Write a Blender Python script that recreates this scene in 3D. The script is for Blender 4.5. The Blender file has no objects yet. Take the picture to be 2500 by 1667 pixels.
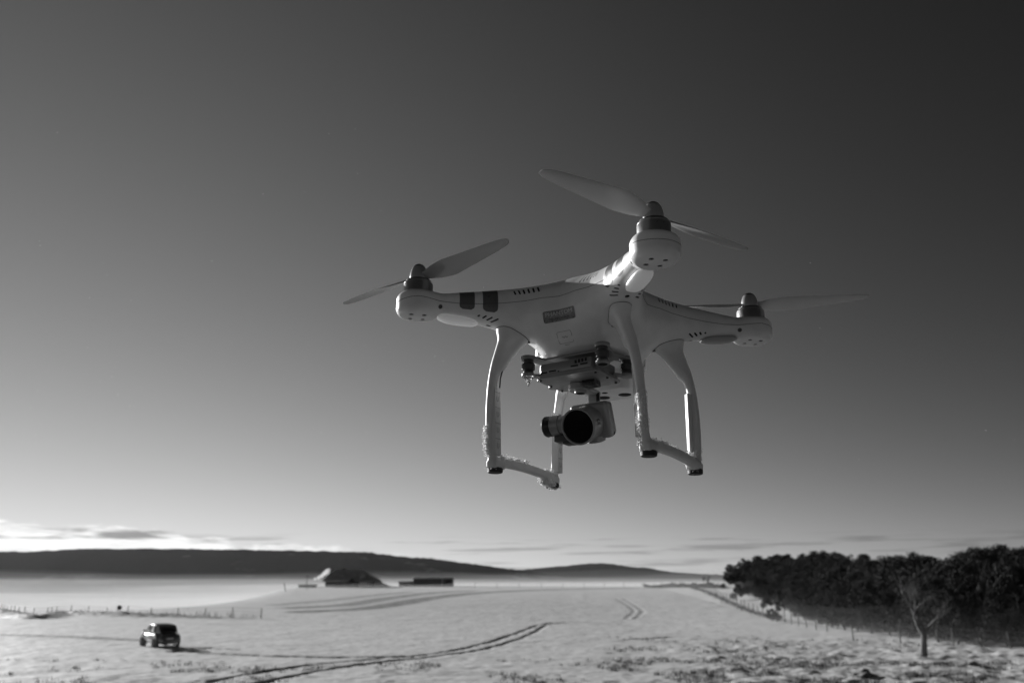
import bpy, bmesh, math, random
import numpy as np
from mathutils import Matrix, Vector
R_ = math.radians
random.seed(7); rng = np.random.default_rng(7)
scn = bpy.context.scene
col = scn.collection

# ------------------------------------------------------------------ camera
CAM_Z = 4.4
PITCH = 15.2
F35 = 31.0
cd = bpy.data.cameras.new('camera'); cam = bpy.data.objects.new('camera', cd); col.objects.link(cam)
cam.location = (0, 0, CAM_Z); cam.rotation_euler = (R_(90 + PITCH), 0, 0)
cd.sensor_width = 36; cd.lens = F35; cd.clip_start = 0.02; cd.clip_end = 30000
cd.dof.use_dof = True; cd.dof.focus_distance = 0.77; cd.dof.aperture_fstop = 12.5
scn.camera = cam

# ------------------------------------------------------------------ sky, sun, exposure
SUN_AZ, SUN_EL = -42.0, 13.0            # degrees right of +Y, above the horizon
world = bpy.data.worlds.new('World'); scn.world = world; world.use_nodes = True
nt = world.node_tree; N = nt.nodes; Lk = nt.links; N.clear()
def nd(t, **kw):
    n = N.new(t)
    for k, v in kw.items(): setattr(n, k, v)
    return n
sky = nd('ShaderNodeTexSky', sky_type='NISHITA'); sky.sun_disc = False
sky.sun_elevation = R_(SUN_EL); sky.sun_rotation = R_(SUN_AZ); sky.altitude = 300
sky.air_density = 1.0; sky.dust_density = 0.0; sky.ozone_density = 1.0
# black and white film behind a red filter: keep the red of the sky only
sepc = nd('ShaderNodeSeparateColor'); Lk.new(sky.outputs[0], sepc.inputs[0])
def mth(op, a, b=None, c=None, clamp=False):
    m = nd('ShaderNodeMath', operation=op); m.use_clamp = clamp
    for i, v in enumerate((a, b, c)):
        if v is None: continue
        if hasattr(v, 'node'): Lk.new(v, m.inputs[i])
        else: m.inputs[i].default_value = v
    return m.outputs[0]
# and the film's curve: deep in the dark blue overhead, rolling off where the sky is bright, hazier towards the sun
SUN = Vector((math.sin(R_(SUN_AZ)) * math.cos(R_(SUN_EL)), math.cos(R_(SUN_AZ)) * math.cos(R_(SUN_EL)), math.sin(R_(SUN_EL))))
tc = nd('ShaderNodeTexCoord'); dp = nd('ShaderNodeVectorMath', operation='DOT_PRODUCT'); Lk.new(tc.outputs['Generated'], dp.inputs[0]); dp.inputs[1].default_value = SUN
lum = mth('MULTIPLY', mth('POWER', mth('MULTIPLY', sepc.outputs[0], 0.1), 1.55), mth('MULTIPLY', mth('EXPONENT', mth('MULTIPLY', dp.outputs['Value'], 1.6)), 0.40))
grey = mth('MULTIPLY', mth('DIVIDE', lum, mth('ADD', 1.0, mth('MULTIPLY', lum, 0.8))), 8.4)
# low clouds along the horizon
sx = nd('ShaderNodeSeparateXYZ'); Lk.new(tc.outputs['Generated'], sx.inputs[0])
az = mth('ARCTAN2', sx.outputs[0], sx.outputs[1])
el = mth('ARCSINE', sx.outputs[2])
def noise2(sa, se, off, detail=6, rough=0.55):
    cmb = nd('ShaderNodeCombineXYZ')
    Lk.new(mth('MULTIPLY', az, sa), cmb.inputs[0]); Lk.new(mth('MULTIPLY', el, se), cmb.inputs[1]); cmb.inputs[2].default_value = off
    n = nd('ShaderNodeTexNoise'); n.inputs['Scale'].default_value = 1.0; n.inputs['Detail'].default_value = detail; n.inputs['Roughness'].default_value = rough
    Lk.new(cmb.outputs[0], n.inputs['Vector']); return n.outputs[0]
def ramp(v, a, b):
    m = nd('ShaderNodeMapRange'); m.interpolation_type = 'SMOOTHSTEP'
    Lk.new(v, m.inputs[0]); m.inputs[1].default_value = a; m.inputs[2].default_value = b; return m.outputs[0]
def band(v, lo, l1, h1, hi): return mth('MULTIPLY', ramp(v, lo, l1), mth('SUBTRACT', 1.0, ramp(v, h1, hi)))
# sunlit bank towards the sun: its top edge billows
topn = noise2(26, 75, 3.1, 6)
base_top = mth('SUBTRACT', R_(3.25), mth('MULTIPLY', ramp(az, R_(-27), R_(-9)), R_(1.45)))
bank_h = mth('ADD', base_top, mth('MULTIPLY', mth('SUBTRACT', topn, 0.5), R_(2.6)))
bank = mth('MULTIPLY', ramp(mth('SUBTRACT', bank_h, el), R_(-0.12), R_(0.30)), mth('SUBTRACT', 1.0, ramp(az, R_(-13), R_(-5))))
soft = ramp(noise2(30, 120, 5.5, 5), 0.30, 0.62)
darkn = ramp(noise2(11, 110, 7.7, 5), 0.43, 0.60)
dark = mth('MULTIPLY', darkn, band(el, R_(2.0), R_(2.4), R_(2.8), R_(3.1)))
c1 = mth('MULTIPLY', grey, mth('ADD', 1.0, mth('MULTIPLY', mth('MULTIPLY', bank, mth('ADD', 0.35, mth('MULTIPLY', soft, 0.65))), 0.42)))
c1 = mth('MULTIPLY', c1, mth('SUBTRACT', 1.0, mth('MULTIPLY', mth('MULTIPLY', dark, bank), 0.65)))
# thin dark streaks low over the horizon
st = mth('MULTIPLY', ramp(noise2(9, 190, 12.3, 5), 0.50, 0.66), band(el, R_(0.2), R_(0.8), R_(2.4), R_(3.0)))
c1 = mth('MULTIPLY', c1, mth('SUBTRACT', 1.0, mth('MULTIPLY', mth('MULTIPLY', st, mth('SUBTRACT', 1.0, bank)), 0.33)))
cc = nd('ShaderNodeCombineColor')
for i in range(3): Lk.new(c1, cc.inputs[i])
bg = nd('ShaderNodeBackground'); bg.inputs[1].default_value = 0.10
out = nd('ShaderNodeOutputWorld'); Lk.new(cc.outputs[0], bg.inputs[0]); Lk.new(bg.outputs[0], out.inputs[0])

sd = bpy.data.lights.new('sun', 'SUN'); sun = bpy.data.objects.new('sun', sd); col.objects.link(sun)
sd.energy = 5.0; sd.angle = R_(0.5); sd.color = (1, 1, 1)
sun.rotation_euler = SUN.to_track_quat('Z', 'Y').to_euler()

scn.view_settings.view_transform = 'Standard'; scn.view_settings.look = 'None'
scn.view_settings.exposure = 0.25; scn.view_settings.gamma = 1.0; scn.view_settings.use_curve_mapping = False
scn.cycles.use_denoising = True
scn.cycles.volume_bounces = 1; scn.cycles.max_bounces = 8; scn.cycles.transparent_max_bounces = 12

# ------------------------------------------------------------------ helpers
def tag(o, label=None, cat=None, group=None, kind=None):
    for k, v in (('label', label), ('category', cat), ('group', group), ('kind', kind)):
        if v: o[k] = v
    return o
def empty(name, loc=(0, 0, 0), rz=0):
    o = bpy.data.objects.new(name, None); col.objects.link(o); o.location = loc; o.rotation_euler = (0, 0, rz); o.empty_display_size = 0.1
    return o
def link(name, me, mat, parent=None):
    o = bpy.data.objects.new(name, me); col.objects.link(o)
    if mat is not None and len(me.materials) == 0: me.materials.append(mat)
    if parent is not None: o.parent = parent
    return o
def np_mesh(name, V, Q, smooth=True):
    """V (n,3), Q (m,k) with one k"""
    V = np.ascontiguousarray(V, np.float32); Q = np.ascontiguousarray(Q, np.int32); k = Q.shape[1]
    me = bpy.data.meshes.new(name)
    me.vertices.add(len(V)); me.vertices.foreach_set('co', V.ravel())
    me.loops.add(Q.size); me.loops.foreach_set('vertex_index', Q.ravel())
    me.polygons.add(len(Q)); me.polygons.foreach_set('loop_start', np.arange(0, Q.size, k, dtype=np.int32))
    me.update(calc_edges=True); me.validate()
    if smooth: me.polygons.foreach_set('use_smooth', np.ones(len(me.polygons), bool))
    return me
class MB:
    def __init__(s): s.v = []; s.f = []
    def add(s, V, F):
        o = len(s.v); s.v += [tuple(map(float, p)) for p in V]; s.f += [tuple(i + o for i in f) for f in F]; return s
    def box(s, c, size, rot=None, taper=1.0):
        hx, hy, hz = [d / 2 for d in size]; V = []
        for z in (-1, 1):
            k = taper if z > 0 else 1
            for x, y in ((-1, -1), (1, -1), (1, 1), (-1, 1)): V.append(Vector((x * hx * k, y * hy * k, z * hz)))
        if rot is not None: V = [rot @ p for p in V]
        V = [p + Vector(c) for p in V]
        return s.add(V, [(3, 2, 1, 0), (4, 5, 6, 7), (0, 1, 5, 4), (1, 2, 6, 5), (2, 3, 7, 6), (3, 0, 4, 7)])
    def lathe(s, prof, origin=(0, 0, 0), axis=(0, 0, 1), n=32):
        """prof: (radius, height) from bottom to top"""
        q = Vector(axis).to_track_quat('Z', 'Y'); V = []; F = []; idx = []
        for r, h in prof:
            if r < 1e-7: idx.append([len(V)]); V.append(q @ Vector((0, 0, h)) + Vector(origin))
            else:
                idx.append(list(range(len(V), len(V) + n)))
                for i in range(n):
                    a = 2 * math.pi * i / n; V.append(q @ Vector((r * math.cos(a), r * math.sin(a), h)) + Vector(origin))
        for a, b in zip(idx[:-1], idx[1:]):
            for i in range(n):
                j = (i + 1) % n
                if len(a) == 1 and len(b) == 1: continue
                if len(a) == 1: F.append((a[0], b[j], b[i]))
                elif len(b) == 1: F.append((a[i], a[j], b[0]))
                else: F.append((a[i], a[j], b[j], b[i]))
        if len(idx[0]) > 1: F.append(tuple(reversed(idx[0])))
        if len(idx[-1]) > 1: F.append(tuple(idx[-1]))
        return s.add(V, F)
    def tube(s, pts, r, n=8, caps=True):
        pts = [Vector(p) for p in pts]; rs = r if isinstance(r, (list, tuple)) else [r] * len(pts)
        V = []; F = []; up = Vector((0.123, 0.31, 0.94)).normalized()
        for i, p in enumerate(pts):
            t = (pts[min(i + 1, len(pts) - 1)] - pts[max(i - 1, 0)]).normalized()
            u = t.cross(up)
            if u.length < 1e-4: u = t.cross(Vector((1, 0, 0)))
            u.normalize(); w = t.cross(u)
            for k in range(n):
                a = 2 * math.pi * k / n; V.append(p + (u * math.cos(a) + w * math.sin(a)) * rs[i])
        for i in range(len(pts) - 1):
            for k in range(n):
                j = (k + 1) % n; F.append((i * n + k, (i + 1) * n + k, (i + 1) * n + j, i * n + j))
        if caps: F.append(tuple(range(n))); F.append(tuple(reversed(range((len(pts) - 1) * n, len(pts) * n))))
        return s.add(V, F)
    def prism(s, poly, z0, z1, xf=None):
        n = len(poly); V = [Vector((x, y, z0)) for x, y in poly] + [Vector((x, y, z1)) for x, y in poly]
        if xf is not None: V = [xf @ p for p in V]
        F = [tuple(reversed(range(n))), tuple(range(n, 2 * n))] + [(i, (i + 1) % n, n + (i + 1) % n, n + i) for i in range(n)]
        return s.add(V, F)
    def mesh(s, name, bevel=0, seg=2, smooth=30):
        me = bpy.data.meshes.new(name); me.from_pydata(s.v, [], s.f); me.update()
        bm = bmesh.new(); bm.from_mesh(me)
        bmesh.ops.recalc_face_normals(bm, faces=bm.faces)
        if bevel:
            es = [e for e in bm.edges if len(e.link_faces) == 2 and e.calc_face_angle(0) > 0.6]
            bmesh.ops.bevel(bm, geom=es, offset=bevel, segments=seg, affect='EDGES', profile=0.5, clamp_overlap=True)
        if smooth:
            for f in bm.faces: f.smooth = True
            for e in bm.edges:
                if len(e.link_faces) == 2 and e.calc_face_angle(0) > R_(smooth): e.smooth = False
        bm.to_mesh(me); bm.free(); return me
    def build(s, name, mat, parent=None, bevel=0, seg=2, smooth=30):
        return link(name, s.mesh(name, bevel, seg, smooth), mat, parent)
def smooth01(t): t = np.clip(t, 0, 1); return t * t * (3 - 2 * t)

# ------------------------------------------------------------------ materials (all neutral: the picture is black and white)
def mat(name, base, rough=0.5, metal=0.0, spec=0.5, var=0.0, vscale=30, bump=0.0, bscale=200, rvar=0.0, trans=0.0, sss=0.0, coat=0.0):
    m = bpy.data.materials.new(name); m.use_nodes = True; t = m.node_tree; b = t.nodes['Principled BSDF']
    b.inputs['Base Color'].default_value = (base, base, base, 1); b.inputs['Roughness'].default_value = rough
    b.inputs['Metallic'].default_value = metal; b.inputs['Specular IOR Level'].default_value = spec
    b.inputs['Transmission Weight'].default_value = trans; b.inputs['Coat Weight'].default_value = coat
    if sss: b.inputs['Subsurface Weight'].default_value = sss; b.inputs['Subsurface Radius'].default_value = (1, 1, 1); b.inputs['Subsurface Scale'].default_value = 0.004
    co = t.nodes.new('ShaderNodeTexCoord')
    def noise(sc, det=5):
        n = t.nodes.new('ShaderNodeTexNoise'); n.inputs['Scale'].default_value = sc; n.inputs['Detail'].default_value = det
        t.links.new(co.outputs['Object'], n.inputs['Vector']); return n
    if var:
        n = noise(vscale); r = t.nodes.new('ShaderNodeMapRange'); r.inputs[1].default_value = 0.3; r.inputs[2].default_value = 0.7
        r.inputs[3].default_value = base * (1 - var); r.inputs[4].default_value = min(1, base * (1 + var)); t.links.new(n.outputs[0], r.inputs[0])
        t.links.new(r.outputs[0], b.inputs['Base Color'])
    if rvar:
        n = noise(vscale * 2.3); r = t.nodes.new('ShaderNodeMapRange'); r.inputs[1].default_value = 0.3; r.inputs[2].default_value = 0.7
        r.inputs[3].default_value = max(0.02, rough - rvar); r.inputs[4].default_value = min(1, rough + rvar); t.links.new(n.outputs[0], r.inputs[0])
        t.links.new(r.outputs[0], b.inputs['Roughness'])
    if bump:
        n = noise(bscale, 3); bp = t.nodes.new('ShaderNodeBump'); bp.inputs['Strength'].default_value = bump; bp.inputs['Distance'].default_value = 0.3 / bscale
        t.links.new(n.outputs[0], bp.inputs['Height']); t.links.new(bp.outputs[0], b.inputs['Normal'])
    return m
M = dict(
    plastic=mat('white_plastic', 0.76, 0.38, var=0.09, vscale=38, rvar=0.08, bump=0.05, bscale=900),
    gear=mat('gear_plastic', 0.70, 0.45, var=0.06, vscale=60, rvar=0.08, bump=0.08, bscale=900),
    seam=mat('seam_gap', 0.04, 0.8),
    recess=mat('grey_recess', 0.10, 0.8),
    cavity=mat('dark_cavity', 0.012, 0.9),
    sticker=mat('stripe_sticker', 0.11, 0.35, rvar=0.08, var=0.12, vscale=80),
    label=mat('label_metal', 0.16, 0.3, metal=0.6, rvar=0.08, vscale=200),
    ink=mat('label_ink', 0.5, 0.35, metal=0.4),
    darkink=mat('dark_ink', 0.03, 0.5),
    greyink=mat('grey_ink', 0.36, 0.6),
    led=mat('led_diffuser', 0.92, 0.35, sss=0.6),
    ledrear=mat('led_diffuser_rear', 0.38, 0.3),
    bell=mat('motor_bell', 0.36, 0.32, metal=0.75, rvar=0.05, vscale=200),
    bellring=mat('motor_ring', 0.045, 0.4),
    hub=mat('prop_hub', 0.42, 0.3, metal=0.3),
    hubtip=mat('prop_hub_tip', 0.015, 0.35),
    blade=mat('prop_blade', 0.45, 0.35, var=0.04, vscale=60),
    alu=mat('gimbal_aluminium', 0.27, 0.38, metal=0.45, rvar=0.1, vscale=120, bump=0.05, bscale=1500),
    alulight=mat('gimbal_light', 0.34, 0.4, metal=0.35, rvar=0.08, vscale=120),
    rubber=mat('damper_rubber', 0.05, 0.5, rvar=0.1, vscale=200),
    black=mat('black_plastic', 0.012, 0.35, rvar=0.1, vscale=200),
    cam=mat('camera_housing', 0.27, 0.42, metal=0.3, rvar=0.08, vscale=150, bump=0.05, bscale=1500),
    glass=mat('lens_glass', 0.003, 0.06, spec=0.12),
    ice=mat('ice_drop', 0.9, 0.08, trans=0.9),
    frost=mat('frost_crystals', 0.92, 0.45, sss=0.3),
    pad=mat('foot_pad', 0.02, 0.6, bump=0.3, bscale=900),
)

M['led'].node_tree.nodes['Principled BSDF'].inputs['Emission Color'].default_value = (1, 1, 1, 1); M['led'].node_tree.nodes['Principled BSDF'].inputs['Emission Strength'].default_value = 0.075   # the front lamps are lit
# thin propeller plastic lets light through
_t = M['blade'].node_tree; _tr = _t.nodes.new('ShaderNodeBsdfTranslucent'); _tr.inputs[0].default_value = (0.75, 0.75, 0.75, 1); _mx = _t.nodes.new('ShaderNodeMixShader'); _mx.inputs[0].default_value = 0.22
_t.links.new(_t.nodes['Principled BSDF'].outputs[0], _mx.inputs[1]); _t.links.new(_tr.outputs[0], _mx.inputs[2]); _t.links.new(_mx.outputs[0], _t.nodes['Material Output'].inputs[0])

# ------------------------------------------------------------------ signed distance shapes -> mesh (surface nets)
def surface_nets(f, org, h):
    nx, ny, nz = f.shape; s = f < 0
    c = [s[i:nx - 1 + i, j:ny - 1 + j, k:nz - 1 + k] for i in (0, 1) for j in (0, 1) for k in (0, 1)]
    cnt = np.zeros(c[0].shape, np.int8)
    for a in c: cnt += a
    I = np.argwhere((cnt > 0) & (cnt < 8))
    vid = np.full(c[0].shape, -1, np.int32); vid[I[:, 0], I[:, 1], I[:, 2]] = np.arange(len(I), dtype=np.int32)
    cor = [(i, j, k) for i in (0, 1) for j in (0, 1) for k in (0, 1)]
    fv = np.stack([f[I[:, 0] + a, I[:, 1] + b, I[:, 2] + d] for a, b, d in cor], 1)
    acc = np.zeros((len(I), 3)); n = np.zeros(len(I))
    for a in range(8):
        for b in range(a + 1, 8):
            A, B = np.array(cor[a]), np.array(cor[b])
            if np.abs(A - B).sum() != 1: continue
            m = (fv[:, a] < 0) != (fv[:, b] < 0)
            t = fv[m, a] / (fv[m, a] - fv[m, b]); acc[m] += A + t[:, None] * (B - A); n[m] += 1
    V = np.array(org) + h * (I + acc / n[:, None])
    Q = []
    for ax in range(3):
        sl0 = [slice(1, -1)] * 3; sl0[ax] = slice(0, -1); sl1 = list(sl0); sl1[ax] = slice(1, None)
        a = s[tuple(sl0)]; b = s[tuple(sl1)]; u, w = [(1, 2), (2, 0), (0, 1)][ax]
        for flip, m in ((False, a & ~b), (True, ~a & b)):
            J = np.argwhere(m)
            if not len(J): continue
            off = np.ones(3, int); off[ax] = 0; J = J + off; eu = np.zeros(3, int); eu[u] = 1; ew = np.zeros(3, int); ew[w] = 1
            g = lambda P: vid[P[:, 0], P[:, 1], P[:, 2]]
            q = np.stack([g(J - eu - ew), g(J - ew), g(J), g(J - eu)], 1)
            Q.append(q[:, ::-1] if flip else q)
    return V, np.concatenate(Q)
def smin(a, b, k):
    h = np.maximum(k - np.abs(a - b), 0) / k; return np.minimum(a, b) - h * h * k * 0.25
def smax(a, b, k): return -smin(-a, -b, k)
def grad(fn, P, e=0.3):
    g = np.stack([fn(*(P + np.eye(3)[i] * e).T) - fn(*(P - np.eye(3)[i] * e).T) for i in range(3)], 1)
    return g / (2 * e)
def project(fn, P, it=4, off=0.0):
    P = np.array(P, float)
    for _ in range(it):
        g = grad(fn, P); d = fn(*P.T) - off
        P = P - g * (d / np.maximum((g * g).sum(1), 1e-4))[:, None]
    return P
def sdf_mesh(fn, lo, hi, h, refine=2):
    ax = [np.arange(l, u + h, h, dtype=np.float32) for l, u in zip(lo, hi)]
    X, Y, Z = np.meshgrid(*ax, indexing='ij'); f = fn(X, Y, Z)
    V, Q = surface_nets(f, lo, h); V = project(fn, V, refine); return V, Q

# ================================================================== THE DRONE (local axes: x nose, y its left, z up; millimetres in the shape code)
S2 = math.sqrt(2)
def itp(x, xs, ys): return np.interp(x, xs, ys).astype(np.float32) if isinstance(x, np.ndarray) else float(np.interp(x, xs, ys))
T_S = [0, 20, 40, 55, 75, 97, 115, 133, 150, 165, 180]
T_TOP = [23, 21, 17.6, 15, 11.3, 8, 5.4, 2.9, 0.4, -1.0, -1.4]
T_BOT = [-48, -47, -43, -39.5, -34.5, -29.3, -25.6, -22.6, -20.8, -20.5, -21]
T_HW = [62, 56, 45, 35.5, 25.5, 19, 16.6, 15.0, 14.2, 14.5, 15]
B_Z = [-70, -61, -56, -48, -36, -22, -10, 2, 10, 16, 20, 24]
B_A = [36, 44, 50, 54.5, 57.5, 58.2, 56, 50, 43, 34, 24, 4]
def shell_fn(x, y, z):
    ax = np.abs(x); ay = np.abs(y); s = (ax + ay) / S2; l = np.abs(ax - ay) / S2
    zt = itp(s, T_S, T_TOP); zb = itp(s, T_S, T_BOT); hw = itp(s, T_S, T_HW)
    zc = (zt + zb) / 2; hz = (zt - zb) / 2; zz = np.abs(z - zc) / hz
    p = 2.5
    arm = ((np.power(l / hw, p) + np.power(zz, p)) ** (1 / p) - 1) * np.minimum(hw, hz)
    arm = smax(arm, s - 184, 6)
    rr = 6.2; q = np.sqrt((s - 175) ** 2 + l * l) - (20.3 - rr); dz = np.abs(z + 12.4) - (11.0 - rr)
    pod = np.sqrt(np.maximum(q, 0) ** 2 + np.maximum(dz, 0) ** 2) + np.minimum(np.maximum(q, dz), 0) - rr
    a = smin(arm, pod, 7)
    A = itp(z, B_Z, B_A); n = 3.2
    rad = (np.power(ax / A, n) + np.power(ay / (A * 0.80), n)) ** (1 / n)
    body = smax(smax((rad - 1) * np.minimum(A, 42), -z - 61.5, 9), z - 22.5, 4)
    return smin(a, body, 20)
h = 1.05
lo = np.array([h / 2, h / 2, -68.0]); hi = np.array([150.0, 150.0, 30.0])
ax_ = [np.arange(l, u + h, h, dtype=np.float32) for l, u in zip(lo, hi)]
X, Y, Z = np.meshgrid(*ax_, indexing='ij'); q = shell_fn(X, Y, Z)
q = np.concatenate([q[::-1], q], 0); q = np.concatenate([q[:, ::-1], q], 1)
shV, shQ = surface_nets(q, (-ax_[0][-1], -ax_[1][-1], lo[2]), h)
shV = project(shell_fn, shV, 2)
def SEAM(x, y): return itp((np.abs(x) + np.abs(y)) / S2, [0, 38, 60, 90, 115, 136, 156, 176, 195], [-9.5, -9.3, -7.5, -9.8, -11.5, -12.2, -11.2, -10, -12])
def iso_lines(V, Q, val):
    """polylines on the mesh where val (per vertex) is zero"""
    s = val < 0; E = {}; links = {}
    def pt(a, b):
        k = (min(a, b), max(a, b))
        if k not in E:
            t = val[a] / (val[a] - val[b]); E[k] = V[a] + t * (V[b] - V[a])
        return k
    m = s[Q]; mixed = np.where((m.sum(1) > 0) & (m.sum(1) < 4))[0]
    for qi in mixed:
        f = Q[qi]; ks = [pt(f[i], f[(i + 1) % 4]) for i in range(4) if s[f[i]] != s[f[(i + 1) % 4]]]
        for i in range(0, len(ks) - 1, 2):
            links.setdefault(ks[i], []).append(ks[i + 1]); links.setdefault(ks[i + 1], []).append(ks[i])
    seen = set(); out = []
    for k0 in links:
        if k0 in seen: continue
        line = [k0]; seen.add(k0); cur = k0
        while True:
            nx = [k for k in links[cur] if k not in seen]
            if not nx: break
            cur = nx[0]; seen.add(cur); line.append(cur)
        if len(line) > 6:
            P = np.array([E[k] for k in line])
            closed = line[0] in links[line[-1]]
            for _ in range(3):
                P2 = P.copy(); P2[1:-1] = (P[:-2] + 2 * P[1:-1] + P[2:]) / 4; P = P2
            if closed: P = np.vstack([P, P[:1]])
            out.append(P)
    return out
MM = 0.001
# pose found from the picture: camera axes (right, down, forward) <- drone axes
RC = Matrix(((-0.53881252, 0.84242074, 0.00289161), (-0.2633185, -0.1651561, -0.95046664), (-0.80021524, -0.51288474, 0.31081314)))
TCAM = Vector((0.07989607, -0.03408699, 0.89006215))
FOOT = 0.167
flip = Matrix.Diagonal((1, -1, -1)).to_4x4()
pose = Matrix.Translation(cam.location) @ cam.rotation_euler.to_matrix().to_4x4() @ flip @ Matrix.Translation(TCAM) @ RC.to_4x4()
drone = empty('quadcopter_drone'); drone.matrix_world = pose @ Matrix.Translation((0, 0, -FOOT))
tag(drone, 'white four-rotor drone with a hanging camera hovering above the snow field', 'drone')
def dpart(name, me, m, parent=None):
    o = link(name, me, m, parent or drone)
    if parent is None: o.location = (0, 0, FOOT)
    return o
def dempty(name):
    o = empty(name); o.parent = drone; o.location = (0, 0, FOOT); return o
def dbuild(mb, name, m, parent=None, bevel=0, seg=2, smooth=30):
    mb.v = [(a * MM, b * MM, c * MM) for a, b, c in mb.v]
    return dpart(name, mb.mesh(name, bevel * MM, seg, smooth), m, parent)
def arm_pt(s, l, z, sx, sy):
    a = (s + l) / S2; b = (s - l) / S2; return np.array([a * sx, b * sy, z])
def cast(p, d, fn=shell_fn, far=60):
    """first surface met walking from p (outside) along d"""
    p = np.array(p, float); d = np.array(d, float); d /= np.linalg.norm(d)
    a, b = 0.0, far
    for n in (121, 33, 17):
        ts = np.linspace(a, b, n); v = fn(*(p + ts[:, None] * d).T); i = int(np.argmax(v < 0))
        if v[i] >= 0: return None
        if i == 0: return p + ts[0] * d
        a, b = ts[i - 1], ts[i]
    t = v[i - 1] / (v[i - 1] - v[i]); return p + (a + t * (b - a)) * d
def surf_frame(P, along):
    n = grad(shell_fn, P[None])[0]; n /= np.linalg.norm(n); u = np.array(along, float); u -= n * (u @ n); u /= np.linalg.norm(u)
    w = np.cross(n, u); return Matrix(((u[0], w[0], n[0], P[0]), (u[1], w[1], n[1], P[1]), (u[2], w[2], n[2], P[2]), (0, 0, 0, 1)))
def capsule(L, w, n=5):
    r = w / 2; L = max(L / 2 - r, 0.001); pts = []
    for k in range(n + 1): a = -math.pi / 2 + math.pi * k / n; pts.append((L + r * math.cos(a), r * math.sin(a)))
    for k in range(n + 1): a = math.pi / 2 + math.pi * k / n; pts.append((-L + r * math.cos(a), r * math.sin(a)))
    return pts
cutter = MB(); inserts = []
def slot(P, along, L, w, kind):
    xf = surf_frame(P, along); cutter.prism(capsule(L, w), -2.4, 1.5, xf)
    inserts.append((kind, MB().prism(capsule(L + 0.3, w + 0.3), -2.6, -0.75, xf)))
for sx in (1, -1):
    for sy in (1, -1):
        for side in (1, -1):
            la = arm_pt(0, side, 0, sx, sy); sa = arm_pt(1, 0, 0, sx, sy)
            for k in range(6):                        # upper louvre
                s0 = 62 + 4.3 * k; P = cast(arm_pt(s0, side * 58, 4.2 - 0.55 * k, sx, sy), -la)
                if P is not None: slot(P, np.array([0, 0, 1.0]) + sa * 0.30, 10.0 - 0.7 * k, 1.9, 'vent_slot')
            for k, (s0, z0, L) in enumerate(((117, -22.2, 3.0), (111.5, -23.2, 5.4), (106.5, -24.6, 7.4), (101.5, -26.0, 9.2))):   # lower louvre
                P = cast(arm_pt(s0, side * 40, z0, sx, sy), -la)
                if P is not None: slot(P, np.array([0, 0, -1.0]) + sa * 0.75, L, 1.9, 'vent_slot')
            P = cast(arm_pt(154.5, side * 40, -16.5, sx, sy), -la)
            if P is not None: slot(P, sa, 4.6, 4.4, 'screw_recess')
        for (u, v) in ((1, 1), (1, -1), (-1, 1), (-1, -1)):
            P = cast(arm_pt(175 + 6.1 * u, 6.1 * v, -45, sx, sy), (0, 0, 1)); slot(P, (1, 0, 0), 4.7, 4.6, 'screw_hole')
        P = cast(arm_pt(105.5, 0, -60, sx, sy), (0, 0, 1))
        if P is not None: slot(P, arm_pt(1, 0, 0, sx, sy), 5.2, 4.4, 'screw_hole')
shell_me = np_mesh('shell', shV * MM, shQ)
cutter.v = [(a * MM, b * MM, c * MM) for a, b, c in cutter.v]
cut_o = link('cutter', cutter.mesh('cutter', smooth=0), M['plastic'])
shell = dpart('shell', shell_me, M['plastic'])
shell.parent = None; shell.location = (0, 0, 0)
bo = shell.modifiers.new('b', 'BOOLEAN'); bo.operation = 'DIFFERENCE'; bo.object = cut_o
try: bo.solver = 'MANIFOLD'
except Exception: bo.solver = 'EXACT'
dg = bpy.context.evaluated_depsgraph_get(); dg.update()
new = bpy.data.meshes.new_from_object(shell.evaluated_get(dg))
if len(new.polygons) > 20000: shell.modifiers.clear(); shell.data = new
else: shell.modifiers.clear(); print('BOOLEAN FAILED', len(new.polygons))
shell.data.polygons.foreach_set('use_smooth', np.ones(len(shell.data.polygons), bool))
bm = bmesh.new(); bm.from_mesh(shell.data)
for e in bm.edges:
    if len(e.link_faces) == 2 and e.calc_face_angle(0) > R_(38): e.smooth = False
bm.to_mesh(shell.data); bm.free()
bpy.data.objects.remove(cut_o)
shell.parent = drone; shell.location = (0, 0, FOOT)
for kind, mb in inserts: dbuild(mb, kind, M['recess' if kind == 'screw_recess' else 'cavity'], shell, smooth=0)
sm = MB()
for P in iso_lines(shV, shQ, shV[:, 2] - SEAM(shV[:, 0], shV[:, 1])): sm.tube([tuple(p) for p in P], 0.26, 5, caps=False)
dbuild(sm, 'shell_seam', M['seam'], shell)

# stripes on the two front arms, lamp covers under all four
def stripe(s0, s1, sy):
    nth, ns = 40, 10; tmax = R_(118); V = []; F = []
    for i in range(nth + 1):
        th = -tmax + 2 * tmax * i / nth; e = (tmax - abs(th)) / R_(14); k = 1.0 if e >= 1 else math.sqrt(max(0.0, 1 - (1 - e) ** 2)) * 0.45 + 0.55
        for j in range(ns + 1):
            s = (s0 + s1) / 2 + (s1 - s0) / 2 * k * (2 * j / ns - 1)
            c = arm_pt(s, 0, (itp(s, T_S, T_TOP) + itp(s, T_S, T_BOT)) / 2, 1, sy); d = arm_pt(0, math.sin(th), math.cos(th), 1, sy)
            p = c + d * 45; P = cast(p, -d); n = grad(shell_fn, P[None])[0]; n /= np.linalg.norm(n); V.append(P + n * 0.14)
    for i in range(nth):
        for j in range(ns): a = i * (ns + 1) + j; F.append((a, a + 1, a + ns + 2, a + ns + 1))
    mb = MB(); mb.add(V, F); o = dbuild(mb, 'arm_stripe', M['sticker'], shell, smooth=60); return o
for sy in (1, -1): stripe(99.5, 114, sy); stripe(121.8, 136.4, sy)
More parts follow.
